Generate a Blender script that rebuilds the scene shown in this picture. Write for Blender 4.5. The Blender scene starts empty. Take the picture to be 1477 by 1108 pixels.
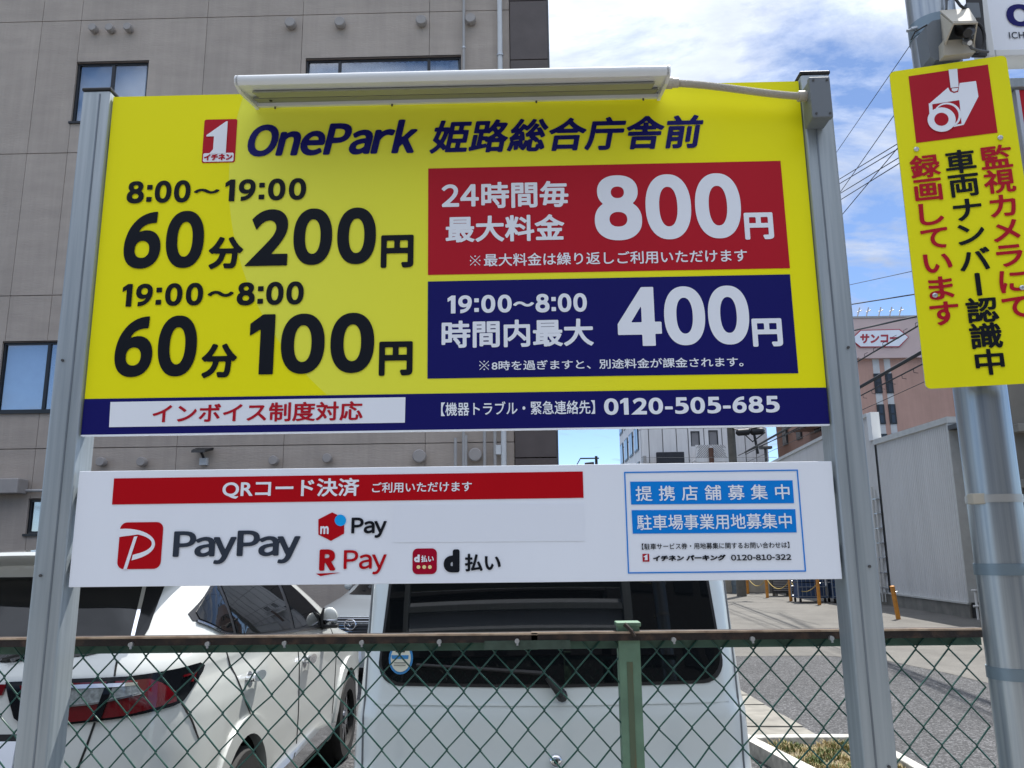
import bpy, bmesh, math, random
import numpy as np
from mathutils import Vector, Matrix
random.seed(7)
S = bpy.context.scene; COL = S.collection
# ------------------------------------------------------------ camera
F, PW, PH = 1165., 1477, 1108
cx, cd, cp, cr, cyw, ch = .1867, 1.9398, .2008, -.0116, -.0203, 1.83
_c, _s = math.cos(cyw), math.sin(cyw)
fwd = np.array([_s*math.cos(cp), _c*math.cos(cp), math.sin(cp)]); rgt = np.array([_c, -_s, 0]); upv = np.cross(rgt, fwd)
_c, _s = math.cos(cr), math.sin(cr)
RM = np.array([_c*rgt+_s*upv, -_s*rgt+_c*upv, fwd]); CAM = np.array([cx, -cd, ch])
cam = bpy.data.objects.new('camera', bpy.data.cameras.new('camera')); COL.objects.link(cam)
cam.matrix_world = Matrix(((RM[0][0], RM[1][0], -RM[2][0], CAM[0]), (RM[0][1], RM[1][1], -RM[2][1], CAM[1]), (RM[0][2], RM[1][2], -RM[2][2], CAM[2]), (0, 0, 0, 1)))
cam.data.sensor_width = 36; cam.data.lens = 36*F/PW; cam.data.clip_start = .05; cam.data.clip_end = 3000
S.camera = cam
def ray(u, v): return RM.T @ np.array([(u-PW/2)/F, (PH/2-v)/F, 1.])
def atY(u, v, Y): D = ray(u, v); return CAM+D*(Y-CAM[1])/D[1]
def atX(u, v, X): D = ray(u, v); return CAM+D*(X-CAM[0])/D[0]
def atZ(u, v, Z=0.): D = ray(u, v); return CAM+D*(Z-CAM[2])/D[2]
# ------------------------------------------------------------ world, sun, exposure
SUN_EL, SUN_AZ = math.radians(62), math.radians(30)      # azimuth clockwise from +Y
W = bpy.data.worlds.new('World'); S.world = W; W.use_nodes = True
nt = W.node_tree; N = nt.nodes; L = nt.links; bg = N['Background']
sky = N.new('ShaderNodeTexSky'); sky.sky_type = 'NISHITA'; sky.sun_disc = False
sky.sun_elevation = SUN_EL; sky.sun_rotation = SUN_AZ; sky.air_density = .62; sky.dust_density = .15; sky.ozone_density = 3.5
tc = N.new('ShaderNodeTexCoord'); sp = N.new('ShaderNodeSeparateXYZ'); L.new(tc.outputs['Generated'], sp.inputs[0])
ad = N.new('ShaderNodeMath'); ad.operation = 'ADD'; ad.inputs[1].default_value = .12; L.new(sp.outputs[2], ad.inputs[0])
mx = N.new('ShaderNodeMath'); mx.operation = 'MAXIMUM'; mx.inputs[1].default_value = .05; L.new(ad.outputs[0], mx.inputs[0])
dx = N.new('ShaderNodeMath'); dx.operation = 'DIVIDE'; L.new(sp.outputs[0], dx.inputs[0]); L.new(mx.outputs[0], dx.inputs[1])
dy = N.new('ShaderNodeMath'); dy.operation = 'DIVIDE'; L.new(sp.outputs[1], dy.inputs[0]); L.new(mx.outputs[0], dy.inputs[1])
cb = N.new('ShaderNodeCombineXYZ'); L.new(dx.outputs[0], cb.inputs[0]); L.new(dy.outputs[0], cb.inputs[1])
mp = N.new('ShaderNodeMapping'); mp.inputs['Rotation'].default_value = (0, 0, math.radians(25)); mp.inputs['Scale'].default_value = (1.25, 2.1, 1); mp.inputs['Location'].default_value = (3.1, 1.9, 0)
L.new(cb.outputs[0], mp.inputs[0])
n1 = N.new('ShaderNodeTexNoise'); n1.inputs['Scale'].default_value = 1.15; n1.inputs['Detail'].default_value = 9; n1.inputs['Roughness'].default_value = .62; n1.inputs['Distortion'].default_value = .5
L.new(mp.outputs[0], n1.inputs['Vector'])
rmp = N.new('ShaderNodeValToRGB'); rmp.color_ramp.elements[0].position = .43; rmp.color_ramp.elements[1].position = .60
cm = N.new('ShaderNodeMixRGB'); cm.inputs[2].default_value = (4.1, 4.5, 5.3, 1)
cmf = N.new('ShaderNodeMath'); cmf.operation = 'MULTIPLY'; cmf.inputs[1].default_value = .92
zel = N.new('ShaderNodeMapRange'); zel.inputs[1].default_value = 0; zel.inputs[2].default_value = 1; zel.inputs[3].default_value = .17; zel.inputs[4].default_value = 1; zpw = N.new('ShaderNodeMath'); zpw.operation = 'POWER'; zpw.inputs[1].default_value = 1.35; zmx = N.new('ShaderNodeMath'); zmx.operation = 'MAXIMUM'; zmx.inputs[1].default_value = 0; L.new(sp.outputs[2], zmx.inputs[0]); L.new(zmx.outputs[0], zpw.inputs[0]); L.new(zpw.outputs[0], zel.inputs[0])
n2 = N.new('ShaderNodeTexNoise'); n2.inputs['Scale'].default_value = 2.6; n2.inputs['Detail'].default_value = 8; n2.inputs['Roughness'].default_value = .6; L.new(mp.outputs[0], n2.inputs['Vector'])
thk = N.new('ShaderNodeMapRange'); thk.inputs[1].default_value = .35; thk.inputs[2].default_value = .65; thk.inputs[3].default_value = .80; thk.inputs[4].default_value = 1.12; L.new(n2.outputs[0], thk.inputs[0])
ztk = N.new('ShaderNodeMath'); ztk.operation = 'MULTIPLY'; L.new(zel.outputs[0], ztk.inputs[0]); L.new(thk.outputs[0], ztk.inputs[1])
ccol = N.new('ShaderNodeMixRGB'); ccol.blend_type = 'MULTIPLY'; ccol.inputs[0].default_value = 1; ccol.inputs[1].default_value = (10.0, 10.8, 12.4, 1); L.new(ztk.outputs[0], ccol.inputs[2]); L.new(ccol.outputs[0], cm.inputs[2])
cov = N.new('ShaderNodeMapRange'); cov.inputs[1].default_value = .14; cov.inputs[2].default_value = .85; cov.inputs[3].default_value = -.13; cov.inputs[4].default_value = .19; L.new(sp.outputs[2], cov.inputs[0])
cva = N.new('ShaderNodeMath'); cva.operation = 'ADD'; L.new(n1.outputs[0], cva.inputs[0]); L.new(cov.outputs[0], cva.inputs[1]); L.new(cva.outputs[0], rmp.inputs[0])
L.new(rmp.outputs[0], cmf.inputs[0]); L.new(cmf.outputs[0], cm.inputs[0]); L.new(sky.outputs[0], cm.inputs[1])
L.new(cm.outputs[0], bg.inputs[0]); bg.inputs[1].default_value = .05
sl = bpy.data.lights.new('sun', 'SUN'); sl.energy = 2.0; sl.angle = math.radians(.6); sl.color = (1, .96, .9)
so = bpy.data.objects.new('sun', sl); COL.objects.link(so)
sd = Vector((math.sin(SUN_AZ)*math.cos(SUN_EL), math.cos(SUN_AZ)*math.cos(SUN_EL), math.sin(SUN_EL)))
so.rotation_euler = sd.to_track_quat('Z', 'Y').to_euler(); so.location = (5, 5, 30)
S.view_settings.view_transform = 'Standard'; S.view_settings.look = 'None'; S.view_settings.exposure = 1.97; S.view_settings.gamma = 1
S.cycles.max_bounces = 8; S.cycles.transparent_max_bounces = 16; S.cycles.use_denoising = True

# ------------------------------------------------------------ materials
MT = {}
def mat(name, col, rough=.5, metal=0., var=0., vs=6., bump=0., bs=60., coat=0., vec=(1, 1, 1), spec=.5, col2=None, detail=6, thr=None):
    if name in MT: return MT[name]
    m = bpy.data.materials.new(name); m.use_nodes = True; t = m.node_tree; n = t.nodes; l = t.links; b = n['Principled BSDF']
    b.inputs['Base Color'].default_value = (*col, 1); b.inputs['Roughness'].default_value = rough; b.inputs['Metallic'].default_value = metal
    b.inputs['Coat Weight'].default_value = coat; b.inputs['Coat Roughness'].default_value = .04; b.inputs['Specular IOR Level'].default_value = spec
    tcn = n.new('ShaderNodeTexCoord'); mpn = n.new('ShaderNodeMapping'); mpn.inputs['Scale'].default_value = vec; l.new(tcn.outputs['Object'], mpn.inputs[0])
    nz = n.new('ShaderNodeTexNoise'); nz.inputs['Scale'].default_value = vs; nz.inputs['Detail'].default_value = detail; l.new(mpn.outputs[0], nz.inputs['Vector'])
    cr_ = n.new('ShaderNodeValToRGB'); e = cr_.color_ramp.elements
    lo, hi = thr or (.3, .7); e[0].position = lo; e[1].position = hi
    c2 = col2 or tuple(min(1, c*(1-var)) for c in col)
    c1 = col if col2 else tuple(min(1, c*(1+var)) for c in col)
    e[0].color = (*c1, 1); e[1].color = (*c2, 1)
    l.new(nz.outputs[0], cr_.inputs[0]); l.new(cr_.outputs[0], b.inputs['Base Color'])
    if bump:
        nb = n.new('ShaderNodeTexNoise'); nb.inputs['Scale'].default_value = bs; nb.inputs['Detail'].default_value = 4; l.new(mpn.outputs[0], nb.inputs['Vector'])
        bp = n.new('ShaderNodeBump'); bp.inputs['Strength'].default_value = bump; bp.inputs['Distance'].default_value = .01
        l.new(nb.outputs[0], bp.inputs['Height']); l.new(bp.outputs[0], b.inputs['Normal'])
    MT[name] = m; return m
def tone(m, lo=.94, hi=1.05, streak=0.):
    t = m.node_tree; n = t.nodes; l = t.links; b = n['Principled BSDF']; src = b.inputs['Base Color'].links[0].from_socket
    oi = n.new('ShaderNodeObjectInfo'); mr = n.new('ShaderNodeMapRange'); mr.inputs[3].default_value = lo; mr.inputs[4].default_value = hi; l.new(oi.outputs['Random'], mr.inputs[0])
    mu = n.new('ShaderNodeMixRGB'); mu.blend_type = 'MULTIPLY'; mu.inputs[0].default_value = 1; l.new(src, mu.inputs[1]); l.new(mr.outputs[0], mu.inputs[2]); out = mu
    if streak:
        g = n.new('ShaderNodeNewGeometry'); mp_ = n.new('ShaderNodeMapping'); mp_.inputs['Scale'].default_value = (5, 5, .35); nz = n.new('ShaderNodeTexNoise'); nz.inputs['Scale'].default_value = 1.2; nz.inputs['Detail'].default_value = 8; nz.inputs['Roughness'].default_value = .65
        l.new(g.outputs['Position'], mp_.inputs[0]); l.new(mp_.outputs[0], nz.inputs['Vector']); r2 = n.new('ShaderNodeMapRange'); r2.inputs[1].default_value = .35; r2.inputs[2].default_value = .72; r2.inputs[3].default_value = 1.04; r2.inputs[4].default_value = 1-streak; l.new(nz.outputs[0], r2.inputs[0])
        m2 = n.new('ShaderNodeMixRGB'); m2.blend_type = 'MULTIPLY'; m2.inputs[0].default_value = 1; l.new(mu.outputs[0], m2.inputs[1]); l.new(r2.outputs[0], m2.inputs[2]); out = m2
    l.new(out.outputs[0], b.inputs['Base Color']); return m
def node_mat(name):
    m = bpy.data.materials.new(name); m.use_nodes = True; MT[name] = m
    return m, m.node_tree.nodes, m.node_tree.links, m.node_tree.nodes['Principled BSDF']

# print colours of the boards
PR = dict(rough=.40, spec=.15, var=.025, vs=2.2, vec=(2.5, 1, .5))
white_p = mat('print_white', (.81, .85, .92), **PR)
red_p = mat('print_red', (.45, .012, .025), **PR)
red2_p = mat('print_red_deep', (.46, .002, .008), **PR)
navy_p = mat('print_navy', (.009, .009, .125), **PR)
black_p = mat('print_black', (.009, .011, .016), **PR)
slate_p = mat('print_slate', (.035, .045, .065), **PR)
blue_p = mat('print_blue', (.004, .22, .70), **PR)
sky_p = mat('print_sky_blue', (.01, .38, .85), **PR)
crim_p = mat('print_crimson', (.36, .002, .025), **PR)
cream_p = mat('print_cream', (.85, .72, .35), **PR)
yel2_p = mat('sign_yellow', (.82, .78, .010), **PR)
def yellow_board():
    m, n, l, b = node_mat('board_yellow'); b.inputs['Roughness'].default_value = .38; b.inputs['Specular IOR Level'].default_value = .15
    g = n.new('ShaderNodeNewGeometry'); s = n.new('ShaderNodeSeparateXYZ'); l.new(g.outputs['Position'], s.inputs[0])
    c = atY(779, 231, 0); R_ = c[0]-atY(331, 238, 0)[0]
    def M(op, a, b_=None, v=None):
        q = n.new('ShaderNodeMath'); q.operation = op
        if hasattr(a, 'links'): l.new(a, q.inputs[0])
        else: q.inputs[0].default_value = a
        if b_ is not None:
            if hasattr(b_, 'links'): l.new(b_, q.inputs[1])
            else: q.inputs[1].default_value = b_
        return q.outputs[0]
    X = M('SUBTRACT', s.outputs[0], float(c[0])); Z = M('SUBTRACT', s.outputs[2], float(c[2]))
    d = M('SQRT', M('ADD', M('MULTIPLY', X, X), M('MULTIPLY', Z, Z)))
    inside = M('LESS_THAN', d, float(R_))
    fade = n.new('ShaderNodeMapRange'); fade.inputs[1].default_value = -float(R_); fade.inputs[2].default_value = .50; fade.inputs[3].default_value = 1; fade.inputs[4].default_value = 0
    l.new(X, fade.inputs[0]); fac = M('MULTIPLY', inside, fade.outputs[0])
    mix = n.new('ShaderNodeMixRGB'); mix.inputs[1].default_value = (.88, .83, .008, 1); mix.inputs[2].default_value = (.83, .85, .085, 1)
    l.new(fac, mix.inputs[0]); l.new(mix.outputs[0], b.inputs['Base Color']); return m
yel_p = yellow_board()
galv = mat('galvanised_steel', (.37, .41, .43), rough=.46, metal=.45, vs=70, vec=(1, 1, .035), bump=.1, bs=25, detail=10, col2=(.285, .325, .345), thr=(.36, .66))
galv2 = mat('galvanised_pole', (.44, .48, .50), rough=.33, metal=.82, vs=95, vec=(1, 1, .02), bump=.06, bs=20, detail=10, col2=(.30, .34, .38), thr=(.35, .68))
zinc = mat('zinc_bracket', (.5, .52, .54), rough=.35, metal=.8, var=.1)
black_m = mat('black_plastic', (.015, .015, .016), rough=.45, var=.1)
green_w = mat('green_coated_wire', (.010, .070, .052), rough=.4, var=.2, vs=40)
green_d = mat('dark_green_rail', (.05, .11, .08), rough=.6, var=.3, vs=14, bump=.2, bs=50)
green_p = mat('faded_green_paint', (.13, .23, .15), rough=.6, var=.2, vs=12, bump=.2, bs=50)
rust = mat('rusty_rail', (.022, .016, .014), rough=.8, col2=(.085, .05, .032), vs=30, thr=(.48, .8), bump=.3, bs=90)
rust_edge = mat('worn_rail_edge', (.50, .38, .27), rough=.7, col2=(.26, .17, .11), vs=25, thr=(.4, .7))
rustrun = mat('rust_stain', (.22, .10, .03), rough=.8, col2=(.09, .12, .07), vs=20, vec=(1, 1, .15), thr=(.35, .6))
paint = mat('pearl_white_paint', (.58, .60, .575), rough=.28, coat=1., var=.01)
paint_b = mat('white_van_paint', (.64, .69, .685), rough=.35, coat=.8, var=.012)
glass_c = mat('dark_car_glass', (.004, .005, .006), rough=.02, spec=.45)
rubber = mat('tyre_rubber', (.012, .012, .012), rough=.8, var=.2, vs=30, bump=.2)
chrome = mat('chrome', (.75, .76, .78), rough=.08, metal=1.)
chrome_d = mat('dark_chrome', (.30, .31, .33), rough=.15, metal=1.)
redlens = mat('red_lamp_lens', (.11, .002, .005), rough=.08, coat=1.)
clearlens = mat('clear_lamp_lens', (.30, .33, .33), rough=.12, coat=1., var=.35, vs=60, metal=.3)
glossy_k = mat('gloss_black_trim', (.006, .007, .009), rough=.12, spec=.3)
gap_m = mat('panel_gap', (.01, .01, .01), rough=.8)
beige = mat('beige_plastic', (.42, .39, .32), rough=.45, var=.05)
lampw = mat('lamp_housing', (.66, .68, .68), rough=.30, var=.02)
lampu = mat('lamp_underside_shade', (.20, .21, .18), rough=.45, var=.03)  # shade and yellow bounce below the lamp put into this grey
greybox = mat('grey_box', (.14, .16, .18), rough=.55, var=.04)
cable_m = mat('black_cable', (.012, .012, .013), rough=.6)
cable_g = mat('grey_cable', (.08, .085, .09), rough=.5)
alc = mat('brown_wall_panel', (.40, .338, .288), rough=.85, var=.07, vs=1.1, bump=.55, bs=9, vec=(1, 1, 3.5))
alc_j = mat('joint_sealant', (.20, .165, .15), rough=.9)
tile_d = mat('dark_brown_tile', (.085, .066, .060), rough=.5, var=.12, vs=3, bump=.2)
sash = mat('black_sash', (.014, .015, .018), rough=.35)
curtain_m = mat('curtain_sky_tint', (.60, .66, .74), rough=.9, var=.06, vs=7, vec=(6, 1, .15))  # blue-grey tint carries the sky reflected in the panes
sky_sheet_m = mat('sky_reflection_sheet', (.62, .69, .77), rough=.8, var=.05)  # pale blue sheet standing in for sky reflection in the windows
pipe_m = mat('painted_pipe', (.36, .35, .34), rough=.5, var=.05)
pipe_w = mat('pale_pipe', (.58, .59, .59), rough=.45, var=.05)
vent_m = mat('painted_vent', (.33, .30, .28), rough=.6, var=.05)
wbld = mat('white_tile_wall', (.76, .76, .76), rough=.7, var=.06, vs=.8)
wbld_s = mat('grey_joint', (.25, .25, .26), rough=.9)
darkw = mat('dark_window_glass', (.03, .034, .042), rough=.05, spec=.6, var=.3, vs=2)
brick_p = mat('pink_brick_wall', (.47, .29, .235), rough=.85, var=.10, vs=.6)
brick_d = mat('brown_brick_wall', (.30, .18, .14), rough=.85, var=.12, vs=.6)
fascia = mat('pink_fascia', (.58, .45, .43), rough=.7, var=.04, vs=1)
concrete = mat('concrete', (.20, .19, .165), rough=.9, var=.2, vs=3, bump=.3, bs=40)
pole_c = mat('concrete_pole', (.12, .115, .10), rough=.9, var=.15)
corr = mat('corrugated_siding', (.60, .60, .59), rough=.5, var=.04, vs=1.2, vec=(1, 1, .3))
corr_t = mat('siding_trim', (.50, .50, .47), rough=.5, var=.08)
cream_w = mat('cream_wall', (.47, .43, .35), rough=.9, var=.12, vs=2)
orange = mat('orange_bollard_paint', (.55, .23, .03), rough=.6, var=.25, vs=8, col2=(.30, .13, .05), thr=(.5, .8))
cage_b = mat('blue_cage_paint', (.02, .05, .12), rough=.5, var=.2)
cage_k = mat('dark_crate', (.02, .022, .03), rough=.6, var=.2)
white_st = mat('white_painted_steel', (.7, .7, .68), rough=.4)
dark_steel = mat('dark_grey_steel', (.06, .06, .06), rough=.6, var=.2)
kerb_m = mat('white_kerb_paint', (.40, .39, .355), rough=.85, var=.3, vs=14, bump=.3)
soil = mat('dry_soil', (.16, .13, .08), rough=1, var=.35, vs=20, bump=.6)
weed_g = mat('weed_green', (.07, .10, .02), rough=.8, var=.3, vs=30)
weed_d = mat('weed_dry', (.38, .30, .15), rough=.9, var=.3, vs=30)
def asphalt(name, c, sp_, spc, seed=0):
    m, n, l, b = node_mat(name); b.inputs['Roughness'].default_value = .9
    g = n.new('ShaderNodeNewGeometry')
    v = n.new('ShaderNodeTexVoronoi'); v.inputs['Scale'].default_value = 62; l.new(g.outputs['Position'], v.inputs['Vector'])
    r = n.new('ShaderNodeValToRGB'); r.color_ramp.elements[0].position = .55; r.color_ramp.elements[1].position = .95
    sx = n.new('ShaderNodeSeparateColor'); l.new(v.outputs['Color'], sx.inputs[0]); l.new(sx.outputs[0], r.inputs[0])
    nz = n.new('ShaderNodeTexNoise'); nz.inputs['Scale'].default_value = .9; nz.inputs['Detail'].default_value = 9; nz.inputs['Roughness'].default_value = .7; l.new(g.outputs['Position'], nz.inputs['Vector'])
    mr = n.new('ShaderNodeMapRange'); mr.inputs[1].default_value = .3; mr.inputs[2].default_value = .7; mr.inputs[3].default_value = .72; mr.inputs[4].default_value = 1.25; l.new(nz.outputs[0], mr.inputs[0])
    mi = n.new('ShaderNodeMixRGB'); mi.inputs[1].default_value = (*c, 1); mi.inputs[2].default_value = (*spc, 1)
    mf = n.new('ShaderNodeMath'); mf.operation = 'MULTIPLY'; mf.inputs[1].default_value = sp_; l.new(r.outputs[0], mf.inputs[0]); l.new(mf.outputs[0], mi.inputs[0])
    mu = n.new('ShaderNodeMixRGB'); mu.blend_type = 'MULTIPLY'; mu.inputs[0].default_value = 1; l.new(mi.outputs[0], mu.inputs[1]); l.new(mr.outputs[0], mu.inputs[2])
    l.new(mu.outputs[0], b.inputs['Base Color'])
    bp = n.new('ShaderNodeBump'); bp.inputs['Strength'].default_value = .5; bp.inputs['Distance'].default_value = .004; l.new(v.outputs['Distance'], bp.inputs['Height']); l.new(bp.outputs[0], b.inputs['Normal'])
    return m
asph = asphalt('road_asphalt', (.024, .025, .027), .9, (.125, .125, .13))
conc_r = asphalt('old_concrete_road', (.105, .10, .09), .4, (.17, .165, .15))
def pane_glass():
    m, n, l, b = node_mat('window_pane_glass'); n.remove(b)
    tr = n.new('ShaderNodeBsdfTransparent'); tr.inputs[0].default_value = (.90, .95, 1, 1); gl = n.new('ShaderNodeBsdfGlossy'); gl.inputs['Roughness'].default_value = .02
    lw = n.new('ShaderNodeLayerWeight'); lw.inputs[0].default_value = .5; pw = n.new('ShaderNodeMath'); pw.operation = 'POWER'; pw.inputs[1].default_value = 3; l.new(lw.outputs['Facing'], pw.inputs[0])
    ma = n.new('ShaderNodeMath'); ma.operation = 'MULTIPLY_ADD'; ma.inputs[1].default_value = .6; ma.inputs[2].default_value = .30; l.new(pw.outputs[0], ma.inputs[0]); mi = n.new('ShaderNodeMixShader')
    l.new(ma.outputs[0], mi.inputs[0]); l.new(tr.outputs[0], mi.inputs[1]); l.new(gl.outputs[0], mi.inputs[2]); l.new(mi.outputs[0], n['Material Output'].inputs[0]); return m
pane_m = pane_glass()

for _m, _s in ((alc, .09), (wbld, .10), (brick_p, .08), (brick_d, .12), (corr, .07), (cream_w, .2), (concrete, .15)): tone(_m, .965, 1.03, _s)
# ------------------------------------------------------------ mesh helpers
class MB:
    def __init__(s): s.v = []; s.f = []
    def add(s, vs, fs): k = len(s.v); s.v += [tuple(map(float, q)) for q in vs]; s.f += [tuple(i+k for i in f) for f in fs]; return s
    def box(s, a, b, bev=0.):
        x0, y0, z0 = [min(p, q) for p, q in zip(a, b)]; x1, y1, z1 = [max(p, q) for p, q in zip(a, b)]
        if not bev:
            return s.add([(x0, y0, z0), (x1, y0, z0), (x1, y1, z0), (x0, y1, z0), (x0, y0, z1), (x1, y0, z1), (x1, y1, z1), (x0, y1, z1)],
                         [(0, 3, 2, 1), (4, 5, 6, 7), (0, 1, 5, 4), (1, 2, 6, 5), (2, 3, 7, 6), (3, 0, 4, 7)])
        bm = bmesh.new(); bmesh.ops.create_cube(bm, size=1)
        for v in bm.verts: v.co = Vector(((x0+x1)/2+v.co.x*(x1-x0), (y0+y1)/2+v.co.y*(y1-y0), (z0+z1)/2+v.co.z*(z1-z0)))
        bmesh.ops.bevel(bm, geom=list(bm.edges), offset=bev, segments=3, profile=.5, affect='EDGES')
        s.bm(bm); return s
    def bm(s, bm):
        bm.verts.index_update(); s.add([v.co for v in bm.verts], [[v.index for v in f.verts] for f in bm.faces]); bm.free(); return s
    def tube(s, pts, r, n=8, cap=True):
        pts = [Vector(p) for p in pts]; k0 = len(s.v); rs = r if isinstance(r, (list, tuple)) else [r]*len(pts)
        ref = None; vs = []; fs = []
        for i, p in enumerate(pts):
            t = (pts[min(i+1, len(pts)-1)]-pts[max(i-1, 0)]).normalized()
            if ref is None: ref = Vector((0, 0, 1)) if abs(t.z) < .9 else Vector((1, 0, 0))
            a = (ref-t*ref.dot(t)).normalized(); ref = a; b = t.cross(a)
            for j in range(n):
                q = 2*math.pi*j/n; vs.append(p+(a*math.cos(q)+b*math.sin(q))*rs[i])
        for i in range(len(pts)-1):
            for j in range(n): fs.append((i*n+j, i*n+(j+1) % n, (i+1)*n+(j+1) % n, (i+1)*n+j))
        if cap: fs += [tuple(range(n))[::-1], tuple((len(pts)-1)*n+j for j in range(n))]
        return s.add(vs, fs)
    def prism(s, poly, off):           # poly: 3D points of a planar outline, off: extrusion vector
        bm = bmesh.new(); vs = [bm.verts.new(p) for p in poly]; f = bm.faces.new(vs)
        r = bmesh.ops.extrude_face_region(bm, geom=[f]); bmesh.ops.translate(bm, vec=Vector(off), verts=[g for g in r['geom'] if isinstance(g, bmesh.types.BMVert)])
        bmesh.ops.recalc_face_normals(bm, faces=bm.faces); bmesh.ops.triangulate(bm, faces=[q for q in bm.faces if len(q.verts) > 4]); return s.bm(bm)
    def cyl(s, a, b, r, n=20): return s.tube([a, b], r, n)
LOC = {}
def obj(name, mb, m, parent=None, smooth=False, local=False, label=None):
    me = bpy.data.meshes.new(name); o = bpy.data.objects.new(name, me); COL.objects.link(o)
    root = parent
    base = Vector((0, 0, 0))
    if parent is not None and not local: base = LOC.get(parent.name, Vector())
    if parent is None and not local and mb.v:
        a = np.array(mb.v); base = Vector(((a[:, 0].min()+a[:, 0].max())/2, (a[:, 1].min()+a[:, 1].max())/2, a[:, 2].min()))
    me.from_pydata([(x-base.x, y-base.y, z-base.z) for x, y, z in mb.v], [], mb.f)
    me.materials.append(m)
    if smooth:
        me.polygons.foreach_set('use_smooth', [True]*len(me.polygons))
        try: me.set_sharp_from_angle(angle=math.radians(smooth if smooth is not True else 40))
        except Exception: pass
    if parent is not None: o.parent = parent
    else: o.location = base
    LOC[o.name] = base; me.update()
    if label: o['label'] = label
    return o
def thing(name, label, cat, loc=(0, 0, 0), group=None):
    o = bpy.data.objects.new(name, None); COL.objects.link(o); o.location = loc; o.empty_display_size = .1
    LOC[o.name] = Vector(loc); o['label'] = label; o['category'] = cat
    if group: o['group'] = group
    return o
def tag(o, label, cat, group=None):
    o['label'] = label; o['category'] = cat
    if group: o['group'] = group
    return o
def struct(o, kind='structure'): o['kind'] = kind; return o
def copy_tree(o, parent=None):
    c = o.copy(); COL.objects.link(c); c.parent = parent; LOC[c.name] = LOC.get(o.name, Vector())
    for k in [q for q in bpy.data.objects if q.parent == o]: copy_tree(k, c)
    return c

# ------------------------------------------------------------ lettering: outlines -> bold field -> flat mesh
def bez(p0, p1, p2, p3, n=10):
    t = np.linspace(0, 1, n, endpoint=False)[:, None]
    return (1-t)**3*p0+3*(1-t)**2*t*p1+3*(1-t)*t*t*p2+t**3*p3
def path(cmds):
    out = []; cur = None
    for c in cmds:
        if c[0] == 'M': cur = np.array(c[1]); out.append(cur[None])
        elif c[0] == 'L': cur = np.array(c[1]); out.append(cur[None])
        else:
            a, b, e = map(np.array, c[1:4]); out.append(bez(cur, a, b, e, 14)[1:]); out.append(e[None]); cur = e
    return np.concatenate(out)
def sup(x, y, rx, ry, e=2.25, ccw=True, n=56):
    t = np.linspace(0, 2*math.pi, n, endpoint=False)
    q = np.stack([x+rx*np.sign(np.cos(t))*np.abs(np.cos(t))**(2/e), y+ry*np.sign(np.sin(t))*np.abs(np.sin(t))**(2/e)], 1)
    return q if ccw else q[::-1]
def area(c): x, y = c[:, 0], c[:, 1]; return .5*np.sum(x*np.roll(y, -1)-np.roll(x, -1)*y)
def orient(c, ccw): return c if (area(c) > 0) == ccw else c[::-1]
six = [orient(path([('M', (.565, .995)), ('C', (.22, 1.0), (0, .70), (0, .36)), ('C', (0, .13), (.12, 0), (.32, 0)), ('C', (.52, 0), (.655, .14), (.655, .36)),
       ('C', (.655, .56), (.54, .67), (.39, .67)), ('C', (.33, .67), (.28, .655), (.245, .63)), ('C', (.29, .75), (.40, .80), (.555, .795))]), True), orient(sup(.327, .336, .13, .148), False)]
P_ = lambda *a: np.array(a, float)
DIG = {
 '0': (.675, [sup(.3375, .5, .3375, .5), sup(.3375, .5, .135, .305, ccw=False)]),
 '1': (.40, [orient(P_((0, .845), (.195, 1), (.385, 1), (.385, 0), (.165, 0), (.165, .75), (0, .64)), True)]),
 '2': (.75, [orient(path([('M', (.10, .824)), ('C', (.19, .93), (.30, 1), (.44, 1)), ('C', (.62, 1), (.735, .89), (.735, .72)), ('C', (.735, .56), (.66, .44), (.46, .206)), ('L', (.75, .206)), ('L', (.745, 0)), ('L', (0, 0)),
        ('C', (.25, .27), (.40, .42), (.46, .50)), ('C', (.51, .57), (.53, .62), (.53, .67)), ('C', (.53, .75), (.48, .80), (.41, .80)), ('C', (.33, .80), (.26, .75), (.185, .63))]), True)]),
 '4': (.725, [orient(P_((.41, 1), (.615, 1), (.615, .405), (.725, .405), (.725, .2), (.615, .2), (.615, 0), (.40, 0), (.40, .19), (0, .19), (0, .375)), True), orient(P_((.40, .68), (.225, .4), (.40, .4)), False)]),
 '5': (.66, [orient(path([('M', (.09, 1)), ('L', (.58, 1)), ('L', (.58, .80)), ('L', (.28, .80)), ('L', (.275, .66)), ('C', (.31, .67), (.35, .67), (.37, .67)), ('C', (.56, .67), (.66, .53), (.66, .35)), ('C', (.66, .12), (.50, 0), (.26, 0)),
        ('C', (.16, 0), (.08, .015), (.02, .05)), ('L', (.02, .25)), ('C', (.09, .205), (.17, .185), (.24, .185)), ('C', (.36, .185), (.43, .25), (.43, .34)), ('C', (.43, .43), (.35, .48), (.25, .48)), ('C', (.19, .48), (.13, .47), (.07, .45))]), True)]),
 '6': (.655, six), '9': (.655, [np.array([.655, 1])-c for c in six]),
 '8': (.70, [sup(.35, .749, .303, .251), sup(.35, .307, .35, .307), sup(.35, .735, .098, .09, ccw=False), sup(.35, .32, .132, .112, ccw=False)]),
 ':': (.22, [orient(P_((0, .06), (.22, .06), (.22, .28), (0, .28)), True), orient(P_((0, .60), (.22, .60), (.22, .82), (0, .82)), True)]),
 '-': (.36, [orient(P_((0, .28), (.36, .28), (.36, .46), (0, .46)), True)]),
}
def digits(txt, gap=.09):
    out = []; x = 0
    for c in txt:
        w, cs = DIG[c]
        out += [q+np.array([x, 0]) for q in cs]; x += w+gap
    return out
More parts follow.
